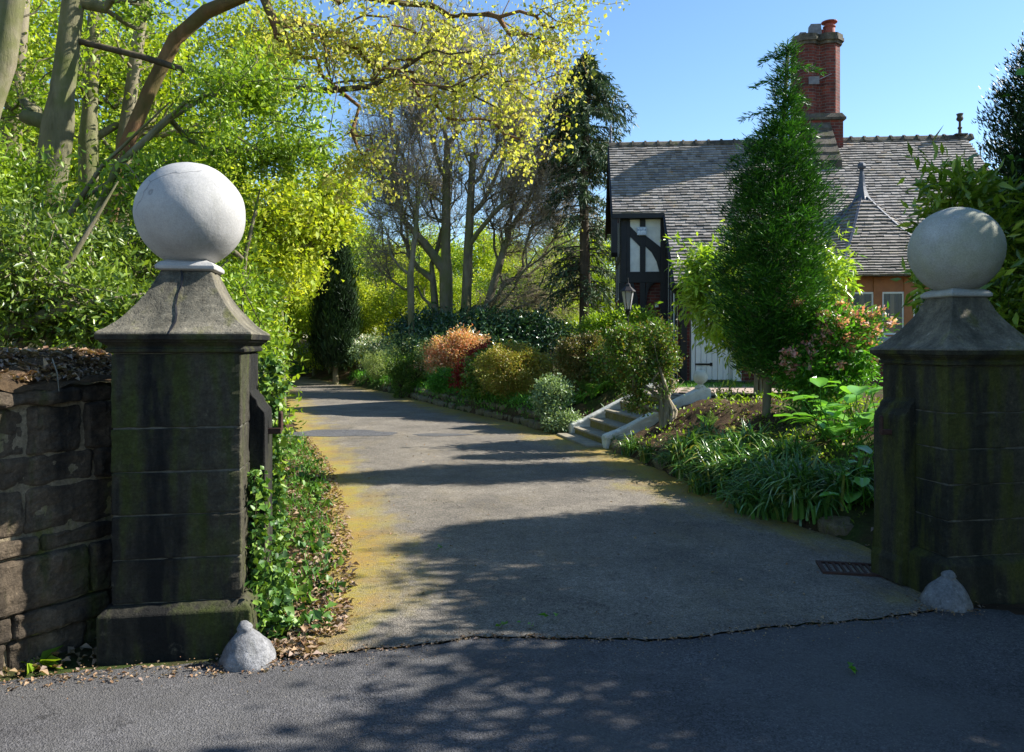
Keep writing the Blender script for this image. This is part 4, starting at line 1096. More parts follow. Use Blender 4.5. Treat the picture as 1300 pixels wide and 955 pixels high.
mass('undergrowth', 'bright green undergrowth along the left verge of the drive', 'undergrowth', np.column_stack([X, Yq])[ok], 1.3, 0, 22, .2, .085, 'l_bright')

# --- shrubs of the right-hand bed beyond the steps
S = plant
def flowers(mat, n, L, sp=.05, k=9, topz=.2, nm='blossom', asp=.6):
    def f(t, cl, out):
        ok = np.where(out[:, 2] > topz)[0]; i = rng.choice(ok, min(n, len(ok)), replace=False)
        leaf_obj(nm, clump_leaves(cl[i]+out[i]*.05, out[i], k, sp, L, asp, .3, .8), M[mat], t)
    return f
S('variegated_shrub', 'pale flowering shrub at the far end of the flower bed', 'shrub', gp(474, 29.50), [E(474, 446, 29.50, 26, 22)], 240, 16, .10, .07, 'l_greyg', .5, extra=flowers('whiteflower', 60, .06), skirt=True)
S('clipped_dome', 'small clipped yellow green dome shrub at the far end of the flower bed', 'shrub', gp(483, 27.84), [E(483, 463, 27.84, 21, 15)], 420, 24, .05, .035, 'l_pale', .55, outw=.9, shell=.85, skirt=True)
S('laurel_bush', 'wide dark glossy laurel bush under the huge bare beech', 'shrub', gp(590, 24.99), [E(540, 416, 25.58, 42, 19), E(600, 415, 24.99, 50, 18), E(660, 418, 24.99, 45, 20), E(700, 430, 24.51, 35, 22), E(590, 440, 24.39, 90, 22)], 1500, 16, .14, .13, 'l_laureld', .42, skirt=True)
S('azalea_bush', 'pale green rounded azalea between the clipped dome and the orange pieris', 'shrub', gp(526, 23.98), [E(520, 446, 23.98, 32, 20), E(545, 455, 23.40, 22, 22)], 520, 20, .09, .06, 'l_pale', .45, skirt=True)
S('azalea_bush', 'small dark round azalea below the pale green azalea', 'shrub', gp(508, 23.17), [E(508, 467, 23.17, 20, 17)], 260, 18, .08, .06, 'l_woodd', .45, skirt=True)
S('pieris_shrub', 'pieris with orange and cream young leaves in the flower bed', 'shrub', gp(577, 23.06), [E(572, 446, 23.06, 30, 15), E(590, 432, 23.06, 26, 9), E(552, 458, 22.82, 15, 12)], 520, 20, .08, .08, 'l_orange', .3, up=.8, outw=.7, skirt=True)
S('red_azalea', 'red flowering azalea right of the orange pieris', 'shrub', gp(602, 19.89), [E(597, 476, 19.77, 20, 20), E(612, 450, 20.11, 20, 10)], 420, 20, .07, .055, 'l_red', .5, skirt=True)
S('box_ball', 'small dark green round bush in front of the orange pieris', 'shrub', gp(566, 20.88), [E(566, 484, 20.76, 22, 16)], 420, 20, .06, .045, 'l_green', .5, skirt=True)
S('dark_shrub', 'dark leafy shrub between the red azalea and the big yellow green mound', 'shrub', gp(622, 18.26), [E(622, 480, 18.37, 30, 34), E(640, 455, 19.14, 30, 12)], 520, 18, .09, .07, 'l_woodd', .5, extra=flowers('l_pale', 70, .07), skirt=True)
S('mound_shrub', 'big rounded yellow green mound shrub in the middle of the flower bed', 'shrub', gp(655, 17.25), [E(655, 474, 17.25, 48, 28, .8), E(650, 462, 17.47, 40, 20, .7)], 1500, 26, .055, .042, 'l_box', .5, outw=.9, shell=.85, extra=None, skirt=True)
S('grey_green_shrub', 'small grey green shrub at the drive edge left of the steps', 'shrub', gp(702, 14.5), [E(700, 504, 14.5, 22, 24)], 420, 18, .06, .05, 'l_greyg', .45, nstem=5, skirt=True)
S('grey_green_shrub', 'low sprawling grey green shrub against the lower end of the stair wall', 'shrub', gp(712, 14.1), [E(712, 535, 14.1, 22, 12)], 240, 14, .05, .05, 'l_greyg', .4, skirt=True)
S('square_bush', 'square clipped bush with reddish tips left of the steps', 'shrub', gp(738, 15.4), [E(738, 458, 15.4, 24, 30, .38), E(724, 452, 15.4, 14, 22, .3), E(752, 452, 15.4, 14, 22, .3)], 1300, 24, .045, .042, 'l_hedge', .5, outw=.9, shell=.85, nstem=4, r0=.05, skirt=True)
S('bright_hedge', 'bright fresh green hedge behind the lamp post foot', 'hedge', gp(792, 16.6), [E(770, 428, 16.8, 32, 26, .5), E(800, 418, 16.6, 32, 24, .5), E(785, 455, 16.6, 45, 30, .5)], 1500, 24, .06, .055, 'l_bright', .5, outw=.9, shell=.8, skirt=True)
S('leafy_shrub', 'loose green shrub behind the small stair side ferns', 'shrub', gp(775, 14.9), [E(778, 470, 14.9, 30, 34, .45), E(800, 450, 15, 25, 30, .4)], 620, 20, .08, .05, 'l_brown', .5, skirt=True)
# gnarled shrub in front of the steps
def gnarled():
    b = gp(846, 11.55); pth = [b+[0, 0, -.08], b+[.03, 0, .18], b+[-.03, .02, .42], b+[-.10, 0, .70]]
    E_ = [E(802, 455, 11.5, 32, 42, .40), E(834, 438, 11.6, 30, 32, .36), E(785, 430, 11.6, 20, 18, .3), E(842, 475, 11.5, 22, 24, .3), E(815, 500, 11.5, 24, 24, .3)]
    t = thing('gnarled_shrub', 'gnarled old clipped shrub with thick twisted stems in front of the steps', 'shrub', b)
    cl, out = ell_pts(E_, 760, .4, (9., .1)); cl -= b; ps = []
    for s, dx in enumerate((-.10, -.04, .02, .07, .12)):
        a = cl[s:150:5]; p = [np.array([dx*.7, rng.normal()*.04, -.1]), np.array([dx+rng.normal()*.03, 0, .18]), np.array([dx*.4+rng.normal()*.03, 0, .36]), np.array([dx*3-.10, rng.normal()*.06, .62])]
        ps.append(tubes(*grow(p, .042, a, .004, .35, .45, .12)))
    wood_obj('stems', ps, M['twig'], t)
    leaf_obj('foliage', clump_leaves(cl, out, 17, .05, .045, .5, .5, .7), M['l_brown'], t)
gnarled()
# pale laurel behind the thuja
S('spotted_laurel', 'tall yellow green laurel with drooping leaves behind the thuja', 'shrub', gp(960, 12.9), [E(910, 358, 12.9, 32, 38, .5), E(922, 385, 12.8, 42, 42, .5), E(890, 345, 12.9, 22, 28, .3), E(1035, 350, 13.2, 40, 36, .5), E(1020, 420, 13, 50, 50, .5), E(965, 380, 13.2, 70, 90, .5)], 1300, 15, .10, .13, 'l_laurel', .30, stem='twig', droop=.45, outw=.7, nstem=5, shell=.65)
# pieris with pink flowers
S('pink_pieris', 'rounded pieris bush covered in pink blossom right of the thuja', 'shrub', gp(1022, 10.2), [E(1062, 435, 10.3, 46, 46, .45), E(1035, 470, 10.2, 45, 45, .4), E(1080, 460, 10.3, 26, 30, .3), E(1020, 400, 10.4, 24, 30, .3)], 950, 18, .07, .075, 'l_green', .32, nstem=5, r0=.035, outw=.8, extra=flowers('l_pink', 210, .048, .035, 22, .0, asp=.7))
# rhododendron / magnolia behind the mossy pier and the dark yew at the edge
S('rhododendron_bush', 'tall large leaved rhododendron behind the ball of the mossy pier', 'shrub', gp(1215, 7.5), [E(1205, 260, 7.5, 32, 38, .35), E(1245, 320, 7.4, 45, 60, .45), E(1195, 360, 7.4, 35, 40, .3), E(1245, 400, 7.2, 55, 55, .45), E(1215, 235, 7.5, 24, 22, .3), E(1290, 300, 7.4, 40, 60, .4)], 330, 12, .085, .15, 'l_magnolia', .28, nstem=4, r0=.06, outw=.8, lv=.2)
for px, Yd, h_, r_, lab in ((1330, 7.9, 4.4, .58, 'dark yew at the right edge of the view behind the rhododendron'), (1450, 7.6, 5.2, .9, 'dark yew outside the right edge, the taller one')):
    b = gp(px, Yd); b[2] = .3
    conifer('yew_tree', lab, b, h_, [(0, r_*.8), (.3, r_*1.05), (.6, r_), (.85, r_*.7), (1, .15)], 5200, 18, .055, .3, 'l_yew', 'barkd', .12, -.2, z0=.3, spread=.05, inner=.2)
# trees beyond the right edge that shade the gateway
def shade(x, y, h_, r_, lab, nc=420, z0=.30):
    b = np.array([x, y, 0.]); t = thing('holly_tree', lab, 'tree', b, 0, 'hollies beside the gateway')
    cl, out = ell_pts([(np.array([0, 0, h_*(.5+z0/2)]), np.array([r_, r_, h_*(.5-z0/2)])), (np.array([.3, .2, h_*.5]), np.array([r_*.9, r_*.9, h_*.3]))], nc, .5)
    wood_obj('trunk', tubes(*grow([np.array([0, 0, -.2]), np.array([.05, 0, h_*.4]), np.array([0, 0, h_*.8])], .09, cl[:150], .005)), M['barkd'], t)
    leaf_obj('crown', clump_leaves(cl, out, 32, .16, .10, .6), M['l_green'], t)
shade(6.1, 6.9, 5.4, 1.1, 'round headed holly outside the view beside the mossy pier')
shade(5.4, 5.65, 4.75, .95, 'low holly outside the view beside the road')
shade(4.9, 4.9, 3.7, .8, 'small holly outside the view at the corner of the road', 340, .1)
shade(7.6, 6.6, 6.0, 1.3, 'tallest holly outside the view beside the road')
shade(5.7, 4.2, 5.2, 1.2, 'wide holly outside the view overhanging the road', 620, .1)
shade(6.0, 2.6, 5.6, 1.4, 'holly outside the view overhanging the road behind the viewer', 700, .05)
shade(6.0, .6, 5.6, 1.5, 'holly outside the view farthest behind the viewer', 700, .05)

# big-leaved bergenias
def bergenia(px, py, Yd, n, lab, L=.17):
    p = W(px, py, Yd); b = np.array([p[0], Yd, float(gz(p[0], Yd))]); t = thing('bergenia_plant', lab, 'plant', b, 0, 'large leaved bergenias in the bed')
    V, F, off, st = [], [], 0, []
    for i in range(n):
        a = rng.random()*6.28; e = rng.uniform(.35, 1.4); l = rng.uniform(.12, .42)*(1.45 if Yd > 8 else 1)
        foot = rng.normal(size=3)*[.10, .10, 0]; c = foot+np.array([math.cos(a)*math.cos(e), math.sin(a)*math.cos(e), math.sin(e)])*l
        st.append(tubes(np.array([foot, foot*.4+c*.6+[0, 0, .01], c]), np.array([-1, 0, 1]), np.array([.007, .006, .005])))
        D = nrm(np.array([math.cos(a), math.sin(a), rng.uniform(-.2, .7)])); Sx = nrm(np.cross(D, [0, 0, 1])); Nn = np.cross(Sx, D); s = L*rng.uniform(.65, 1.2)
        rows = [(0, .10), (.15, .62), (.4, .95), (.65, .9), (.85, .6), (1., .12)]; vv = []
        for u, w_ in rows:
            for k in (-1, -.5, 0, .5, 1): vv.append(c+D*u*s-Nn*(.22*u*u*s)+Sx*k*w_*s*.42+Nn*(abs(k)*.10*s*w_+rng.normal()*.004))
        V.append(np.array(vv)); F.append(np.array([(r*5+k, r*5+k+1, r*5+k+6, r*5+k+5) for r in range(5) for k in range(4)])+off); off += 30
    wood_obj('stems', st, M['l_green'], t)
    link('leaves', mesh_np('bergenia_leaves', np.concatenate(V), [np.concatenate(F)], True), M['l_berg'], t)
for px, py, Yd, n, lab in ((1062, 540, 8.7, 26, 'sunlit bergenia nearest the pink pieris'), (1095, 515, 8.9, 30, 'tallest bergenia beside the shaft of the mossy pier'), (1085, 555, 8.2, 24, 'lower bergenia in front of the tall one'),
                           (1105, 590, 7.2, 16, 'shaded bergenia beside the mossy pier above the strap leaves'), (1098, 625, 6.75, 12, 'flat leaved bergenia at the foot of the bed by the mossy pier'), (1075, 650, 6.7, 9, 'smallest bergenia at the drive edge')):
    bergenia(px, py, Yd, n, lab, .22 if Yd > 8 else .17)
# strap-leaved clumps along the bank
def strap(n, h_):
    V, F, off = [], [], 0
    for i in range(n):
        a = rng.random()*6.28; foot = rng.normal(size=3)*[.07, .07, 0]; foot[2] = -.02
        l = h_*rng.uniform(.7, 1.25); lean = rng.uniform(.25, 1.0); w_ = rng.uniform(.008, .015); m = 6
        d = np.array([math.cos(a), math.sin(a), 0]); sx = np.array([-d[1], d[0], 0])
        for j in range(m+1):
            u = j/m; p = foot+d*l*(lean*u*u*.9+.08*u)+np.array([0, 0, l*(u*1.05-lean*.85*u*u*u)])
            ww = w_*(1-u**3)+.0006; V += [p-sx*ww, p+np.array([0, 0, -ww*.6]), p+sx*ww]
        for j in range(m): b_ = off+j*3; F += [(b_, b_+1, b_+4, b_+3), (b_+1, b_+2, b_+5, b_+4)]
        off += (m+1)*3
    return mesh_np('strap_leaves', np.array(V), [np.array(F)], True)
sm = [strap(80, .42), strap(100, .48), strap(64, .36)]
for m_ in sm: m_.materials.append(M['l_strap'])
k = 0
for (px, py) in [(800, 572), (822, 580), (842, 586), (858, 575), (868, 598), (880, 580), (888, 606), (900, 590), (905, 575), (915, 612), (925, 592), (932, 628), (940, 606), (948, 580), (958, 628), (965, 600), (975, 640), (985, 612), (990, 588), (1000, 636), (1010, 606), (1022, 628), (1040, 628), (1062, 630), (1085, 628), (1012, 648), (1040, 652), (985, 655), (955, 650), (778, 560), (1110, 628), (895, 560), (920, 575), (940, 590), (960, 575), (975, 590), (1000, 590), (870, 585), (1015, 578), (950, 640), (972, 620), (1000, 650), (930, 608), (912, 598), (890, 622), (1070, 635), (1088, 625)]:
    # foot on the bank: march the ray until it meets the ground
    for Yd in np.arange(5.5, 14, .03):
        p = W(px, py+6, Yd)
        if p[2] <= gz(p[0], Yd): break
    t = bpy.data.objects.new('strap_leaf_clump', sm[k % 3]); C.objects.link(t); t.location = (p[0], Yd, float(gz(p[0], Yd))); t.rotation_euler = (0, 0, rng.random()*6.28); s = rng.uniform(.8, 1.2)*(1 if px > 860 else .75); t.scale = (s, s, s)
    tag(t, 'arching clump of green strap leaves on the bank left of the mossy pier', 'plant', 'strap leaf clumps on the bank'); k += 1
# a few daffodils among them
for i, (px, py, Yd) in enumerate([(922, 545, 9.4), (930, 543, 9.3), (874, 592, 9.6), (893, 592, 9.3), (850, 595, 10.0)]):
    p = W(px, py, Yd); z0 = float(gz(p[0], Yd)); z0 = min(z0, p[2]-.1)
    t = thing('daffodil', ('daffodil, left of the two standing tallest', 'daffodil, right of the two standing tallest', 'low daffodil, middle of the three at the drive edge', 'low daffodil, right of the three at the drive edge', 'low daffodil nearest the steps')[i], 'flower', (p[0], Yd, z0), 0, 'daffodils in the strap leaves')
    hh = p[2]-z0
    wood_obj('stalk', tubes(np.array([[0, 0, -.03], [.01, 0, hh*.6], [0, -.01, hh]]), np.array([-1, 0, 1]), np.array([.005, .004, .003])), M['l_green'], t)
    a = np.arange(6)*math.pi/3; D = np.stack([np.cos(a), -.3+0*a, np.sin(a)], 1)
    fl = leaf_obj('petals', leaves_np(np.tile([0, -.015, hh], (6, 1)), D, np.tile([0, -1., 0], (6, 1)), .035, .02, .1), M['petal'], t)
# ferns by the steps
def fern(px, py, Yd, s, lab):
    p = W(px, py, Yd); t = thing('fern_plant', lab, 'fern', (p[0], Yd, float(gz(p[0], Yd))), 0, 'ferns by the steps'); P, D, Lg = [], [], []; st = []
    for i in range(11):
        a = rng.random()*6.28; d = np.array([math.cos(a), math.sin(a), 0]); l = s*rng.uniform(.7, 1.1); pts = []
        for u in np.linspace(0, 1, 22):
            q = d*l*u*.6+np.array([0, 0, l*(u*1.0-.45*u*u)]); pts.append(q)
            for sg in (-1, 1): P.append(q); D.append(np.array([-d[1], d[0], 0])*sg+d*.4+[0, 0, -.1]); Lg.append(l*.22*math.sin(math.pi*min(1, u*.85+.12)))
        st.append(tubes(np.array(pts), np.arange(22)-1, np.full(22, .0025)))
    wood_obj('stems', st, M['l_fern'], t); leaf_obj('fronds', leaves_np(np.array(P), np.array(D), np.tile([0, 0, 1.], (len(P), 1)), np.array(Lg), np.array(Lg)*.28, .1), M['l_fern'], t)
fern(752, 518, 14.6, .62, 'upright bright fern between the square bush and the stair wall'); fern(797, 482, 14.7, .42, 'small fern above the left stair wall'); fern(733, 530, 14.5, .4, 'low fern beside the foot of the left stair wall')
fern(900, 545, 10.8, .35, 'little fern left of the thuja trunk')

# ground cover, litter, grass
def scatter(n, fx, fy, test=None):
    X = fx(rng.random(n)); Yy = fy(rng.random(n), X)
    return X, Yy
# bed ground cover beyond the steps
Yq = 14.3+18*rng.random(1500); d = .12+1.6*rng.random(1500)**1.4; X = xR(Yq)+d
z = gz(X, Yq)+.10*rng.random(1500); cl = np.column_stack([X, Yq, z])
tag(leaf_obj('ground_cover', clump_leaves(cl, np.tile([0, 0, 1.], (len(cl), 1)), 14, .08, .07, .28, .3, .9), M['l_green'], None), 'low green ground cover along the flower bed', 'ground cover', kind='stuff')
Yq = 6.2+7.2*rng.random(900); X = xR(Yq)+.25+3.5*rng.random(900); ok = ~((np.abs(Yq-13) < 1.3) & (X < 3.2)); X, Yq = X[ok], Yq[ok]
cl = np.column_stack([X, Yq, gz(X, Yq)+.04*rng.random(len(X))])
tag(leaf_obj('weeds', clump_leaves(cl, np.tile([0, 0, 1.], (len(cl), 1)), 8, .06, .05, .45, .5, .6), M['l_bright'], None), 'small weeds over the soil of the bed by the thuja', 'weeds', kind='stuff')
# verge: ivy and low leaves at the left of the drive
n = 520; Yq = 4.35+8.5*rng.random(n)**1.5; d = -.02+.95*rng.random(n)**.9; X = xL(Yq)-d-.02
d2 = d; keep = (rng.random(n) < np.clip(1.2-.9*np.exp(-((d-.30)/.16)**2)*(Yq > 5.2), .12, 1)); X, Yq = X[keep], Yq[keep]
cl = np.column_stack([X, Yq, gz(X, Yq)+.07*rng.random(len(X))*ss(0, .4, xL(Yq)-X)+.012])
tag(leaf_obj('ivy_ground_cover', clump_leaves(cl, np.tile([0, 0, 1.], (len(cl), 1)), 9, .05, .055, .85, .9, .35, lv=.35), M['l_ivy'], None), 'ivy and weeds covering the left verge by the pier', 'ivy', kind='stuff')
n = 260; Yq = 4.6+9*rng.random(n)**1.0; X = xL(Yq)-.45*rng.random(n)
cl = np.column_stack([X, Yq, gz(X, Yq)+.03*rng.random(n)+.01])
tag(leaf_obj('grass_tufts', clump_leaves(cl, np.tile([0, 0, 1.], (n, 1)), 9, .05, .07, .10, .3, 1.1), M['l_grass'], None), 'thin grass at the left edge of the drive', 'grass', kind='stuff')
# fallen leaves everywhere
def litter(name, lab, P, L, nl=1, sp=.0, mat='litter', lift=.012):
    n = len(P); P = np.repeat(P, nl, 0)+rng.normal(size=(n*nl, 3))*[sp, sp, 0]
    P[:, 2] += lift+rng.random(len(P))*.012; D = rdir(len(P))*[1, 1, .25]; N = rdir(len(P))*.45+[0, 0, 1]
    ln = L*rng.uniform(.5, 1.4, len(P)); tag(leaf_obj(name, leaves_np(P, D, N, ln, ln*.6, .3, .2), M[mat], None), lab, 'leaf litter', kind='stuff')
n = 7500; Yq = 4.3+9*rng.random(n)**1.5; X = xL(Yq)+.14-1.1*rng.random(n); A = np.column_stack([X, Yq, gz(X, Yq)])
n = 6500; s = 3.1*rng.random(n); c = .02+.6*rng.random(n); B = np.column_stack([WP[0]+WD[0]*s+WN[0]*c, WP[1]+WD[1]*s+WN[1]*c, 1.405+.135*ss(.0, .34, c)])
n = 1500; Yq = 5.7+7*rng.random(n); X = xR(Yq)+.05+3*rng.random(n)**1.2; ok = ~((np.abs(Yq-13) < 1.3)); X, Yq = X[ok], Yq[ok]; Cc = np.column_stack([X, Yq, gz(X, Yq)])
litter('leaf_litter', 'dry brown leaf litter on the left verge', A, .045, lift=.025)
litter('leaf_litter', 'reddish brown leaf litter heaped on top of the stone wall', B, .042)
litter('leaf_litter', 'brown leaf litter on the soil of the right bed', Cc, .05)
n = 700; X = -3.0+3*rng.random(n); Yq = seam(X)-.02-.16*rng.random(n)**2*1.0; ok = (X < -.9); D1 = np.column_stack([X, Yq, 0*X])[ok]
n = 420; X = -1.0+3.8*rng.random(n); Yq = seam(X)+rng.normal(size=n)*.018; D2 = np.column_stack([X, Yq, 0*X])
n = 240; X = -2.9+.9*rng.random(n); Yq = 3.75+.5*rng.random(n)+(X+2.4)*.6; D3 = np.column_stack([X, Yq, 0*X]); m_ = 260; D3 = np.concatenate([D3, np.column_stack([-1.28+.26*rng.random(m_), 4.0+.22*rng.random(m_), np.zeros(m_)])])
for gx, gy in ((-1.33, 3.97), (2.66, 4.83)):
    a = rng.random(160)*6.28; r_ = .12+.10*rng.random(160)**2; D2 = np.concatenate([D2, np.column_stack([gx+r_*np.cos(a), gy+r_*np.sin(a), 0*a])])
n = 1500; X = -3.0+6.2*rng.random(n); Yq = seam(X)+rng.normal(size=n)*.16; ok = (X < 2.3); tag_g = np.column_stack([X, Yq, 0*X+.004])[ok]
litter('road_grit', 'fine pale grit and crumbs scattered near the seam in the tarmac', tag_g, .010, lift=.003)
n = 1200; Yq = 4.6+9*rng.random(n)**1.5; u_ = rng.random(n); u_ = np.where(rng.random(n) < .6, u_**3, 1-u_**3); X = xL(Yq)+(xR(Yq)-xL(Yq))*u_
litter('road_grit', 'fine grit and leaf crumbs along both edges of the drive', np.column_stack([X, Yq, 0*X+.008]), .012, lift=.004)
n = 150; Yq = 4.4+10*rng.random(n)**1.3; X = xL(Yq)+(xR(Yq)-xL(Yq))*rng.random(n); D4 = np.column_stack([X, Yq, 0*X+.008])
litter('leaf_litter', 'crumbled leaves and grit lying along the tarmac seam between the piers', np.concatenate([D1, D2]), .022, lift=.004)
litter('leaf_litter', 'orange brown leaves in the corner between the stone wall and the black stained pier', D3, .045)
litter('leaf_litter', 'scattered single leaves on the drive', D4, .03, lift=.004)
n = 5; P = np.array([W(640, 802, 4.38), W(672, 800, 4.4), W(1085, 856, 3.8), W(700, 790, 4.55), W(560, 702, 6.05)]); P[:, 2] = .02
litter('green_leaves', 'few fresh green leaves dropped on the drive', P, .05, 3, .02, 'l_green')
def dock():
    t = thing('dock_plant', 'bright green leafy weed at the foot of the stone wall', 'plant', (-2.36, 3.92, 0)); n = 9; a = rng.random(n)*6.28
    D = np.stack([np.cos(a), np.sin(a), .25+.4*rng.random(n)], 1); leaf_obj('leaves', leaves_np(np.zeros((n, 3)), D, np.tile([0, 0, 1.], (n, 1)), .16, .06, .2, .25), M['l_bright'], t)
dock()
# terrace lawn
X = 2.3+2.8*rng.random(2600); Yq = 14.9+2.6*rng.random(2600); cl = np.column_stack([X, Yq, gz(X, Yq)])
tag(leaf_obj('lawn', clump_leaves(cl, np.tile([0, 0, 1.], (len(cl), 1)), 7, .04, .05, .12, .3, 1.2), M['l_grass'], None), 'small lawn at the head of the steps', 'lawn', kind='stuff')
X = -16+10*rng.random(3000); Yq = 37.6+4*rng.random(3000); cl = np.column_stack([X, Yq, gz(X, Yq)])
tag(leaf_obj('lawn', clump_leaves(cl, np.tile([0, 0, 1.], (len(cl), 1)), 5, .12, .10, .2, .3, 1.2), M['l_grass'], None), 'strip of grass beyond the bend of the drive', 'lawn', kind='stuff')

# rocks edging the drive
def rock(seed):
    r_ = np.random.default_rng(seed); n, m = 10, 7; V = []
    for i in range(m+1):
        for j in range(n):
            th = math.pi*i/m; ph = 2*math.pi*j/n; d = np.array([math.sin(th)*math.cos(ph), math.sin(th)*math.sin(ph), math.cos(th)])
            d = np.sign(d)*np.abs(d)**.62; V.append(d*(1+r_.normal()*.10))
    F = [(i*n+j, i*n+(j+1) % n, (i+1)*n+(j+1) % n, (i+1)*n+j) for i in range(m) for j in range(n)]
    me = mesh_np('edging_rock', np.array(V), [np.array(F)], False); me.materials.append(M['edging']); return me
rk = [rock(s) for s in range(6)]
def put_rock(x, y, z, sx, sy, sz, rz, k):
    o = bpy.data.objects.new('edging_rock', rk[k]); C.objects.link(o); o.location = (x, y, z); o.scale = (sx, sy, sz); o.rotation_euler = (rng.normal()*.12, rng.normal()*.12, rz)
    tag(o, 'rough brown stone in the low rockery edging the drive', 'rock', 'rocks edging the drive')
y = 6.0; k = 0
while y < 27:
    if 12.0 < y < 14.05: y += .2; continue
    s = rng.uniform(.07, .17)*(1 if y < 20 else 1.3); dx = xR(y)+.10+rng.random()*.12
    ang = math.atan2(1, (xR(y+.3)-xR(y-.3))/.6)
    put_rock(dx, y, .05, s*1.15, s*.8, s*.62, ang+rng.normal()*.15, k % 6); k += 1
    if (y > 14 and y < 26): put_rock(dx+.06+.06*rng.random(), y+.06, .24, s, s*.75, s*.5, ang+rng.normal()*.3, (k+3) % 6)
    y += s*1.75 if y > 11 else s*rng.uniform(2.2, 5.5)
n = 420; s_ = 3.0*rng.random(n); c_ = .02+.5*rng.random(n); P = np.column_stack([WP[0]+WD[0]*s_+WN[0]*c_, WP[1]+WD[1]*s_+WN[1]*c_, 1.43+.135*ss(.0, .34, c_)])
V, F = leaves_np(P, rdir(n)*[1, 1, .2], np.tile([0, 0, 1.], (n, 1)), rng.uniform(.05, .22, n), .006, .4)
tag(leaf_obj('twig_debris', (V, F), M['twig'], None), 'thin dead twigs and roots in the soil on top of the stone wall', 'twigs', kind='stuff')
# sticks on the wall top
for i, (a, b_, lab) in enumerate((((-2.62, 3.95, 1.50), (-2.47, 3.86, 1.30), 'dark fallen stick lying over the edge of the stone wall'), ((-2.45, 4.2, 1.52), (-2.30, 4.02, 1.36), 'pale thin twig on the litter of the stone wall'), ((-2.16, 4.55, 1.53), (-2.12, 4.40, 1.34), 'bleached rootlet hanging over the wall beside the pier'))):
    t = thing('fallen_stick', lab, 'stick', a, 0, 'sticks on the wall'); a = np.array(a); b_ = np.array(b_)
    wood_obj('stick', tubes(np.array([a-a, (b_-a)*.5+[.01, -.015, .015], b_-a+[0, -.02, 0]]), np.array([-1, 0, 1]), np.array([.008, .007, .004])*(1, .6, .5)[i]), M[('barkd', 'twig', 'twig')[i]], t)

# --- left side: ivy on the pier, shrubs behind the wall, overhanging trees
def pier_ivy():
    c, s = math.cos(R(10)), math.sin(R(10)); o = np.array([-1.775, 4.355, 0]); t = thing('ivy_creeper', 'ivy climbing the gate stop and back corner of the black stained pier', 'ivy', o, R(10))
    P = []
    for i in range(190): P.append([.34+rng.random()*.03, -.07+.03*rng.normal(), .05+rng.random()**1.3*.85])
    for i in range(300): z_ = .2+1.3*rng.random(); P.append([.36+.035*rng.normal(), .33+.05*abs(rng.normal())+.03, z_])
    for i in range(200): z_ = rng.random()**1.8*.45; P.append([.40+.04*abs(rng.normal()), .15+.18*rng.normal(), z_])
    cl = np.array(P); st = [tubes(*grow([np.array([.36, x_, -.05]), np.array([.36, x_+.02, .5]), np.array([.38, x_+.1, .9])], .012, cl[i::3][:90], .002)) for i, x_ in enumerate((-.04, .22, .34))]
    wood_obj('stems', st, M['barkd'], t); leaf_obj('foliage', clump_leaves(cl, np.tile([.7, -.5, .3], (len(cl), 1)), 4, .028, .04, .85, .3, .3, .3), M['l_ivy'], t)
pier_ivy()
S('privet_shrub', 'bright green privet spilling out behind the ivy of the black stained pier', 'shrub', (-1.95, 5.85, .3), [((-1.82, 5.7, 1.25), (.20, .3, .40)), ((-1.98, 6.0, .85), (.22, .4, .45)), ((-2.3, 6.3, 1.6), (.4, .5, .6))], 420, 16, .06, .05, 'l_bright', .42, nstem=4)
S('privet_shrub', 'bright green privet bulging over the verge just past the pier', 'shrub', (-2.85, 7.9, .5), [((-2.75, 7.8, 1.3), (.4, .6, .6)), ((-3.0, 8.4, 2.0), (.5, .6, .6))], 480, 16, .08, .055, 'l_bright', .42, nstem=4)
# big rhododendrons behind the wall
def rhodo(lab, base, ells, nc, seedpath, mat='l_rhodo', L=.085, nl=18, sp=.11, r0=.07, tw=260, rt=.0045, holes=(3.2, .35)):
    b = np.array(base, float); t = thing('rhododendron_bush', lab, 'shrub', b, 0, 'rhododendrons behind the stone wall')
    cl, out = ell_pts(ells, nc, .3, holes); cl -= b
    ps = []
    for i, pth in enumerate(seedpath): ps.append(tubes(*grow(np.array(pth)-b, r0*rng.uniform(.6, 1), cl[i::len(seedpath)][:tw], rt, .3, .38, .14)))
    wood_obj('stems', ps, M['bark'], t); leaf_obj('foliage', clump_leaves(cl, out, nl, sp, L, .36, .15, .45), M[mat], t)
rhodo('rhododendron with crossing bare stems right behind the stone wall', W(70, 440, 6.2), [E(60, 340, 6.3, 100, 85, .7), E(0, 400, 6.2, 80, 50, .5), E(190, 400, 6.4, 120, 45, .6), E(150, 320, 6.8, 80, 60, .7), E(305, 410, 6.6, 30, 40, .4)], 1150,
      [[W(20, 450, 6.2), W(90, 330, 6.2), W(150, 230, 6.4)], [W(120, 450, 6.3), W(100, 340, 6.5), W(60, 270, 6.5)], [W(-10, 430, 6.), W(80, 390, 6.), W(210, 370, 6.2)], [W(210, 450, 6.6), W(240, 380, 6.6), W(290, 330, 6.6)]], L=.062, nl=20, sp=.09)
rhodo('taller rhododendron filling the space left of the grey ball', W(180, 430, 8), [E(110, 270, 8, 100, 70, .9), E(230, 270, 8, 80, 70, .9), E(40, 290, 8, 80, 70, .8), E(310, 340, 8.2, 50, 80, .7), E(0, 240, 8.2, 70, 60, .8)], 1150,
      [[W(60, 430, 8), W(70, 300, 7.8), W(130, 210, 7.8), W(215, 130, 7.8)], [W(200, 430, 8), W(190, 300, 8), W(150, 200, 8)], [W(300, 430, 8), W(310, 330, 8), W(330, 240, 8)]], L=.07, mat='l_bright', nl=18, sp=.11)
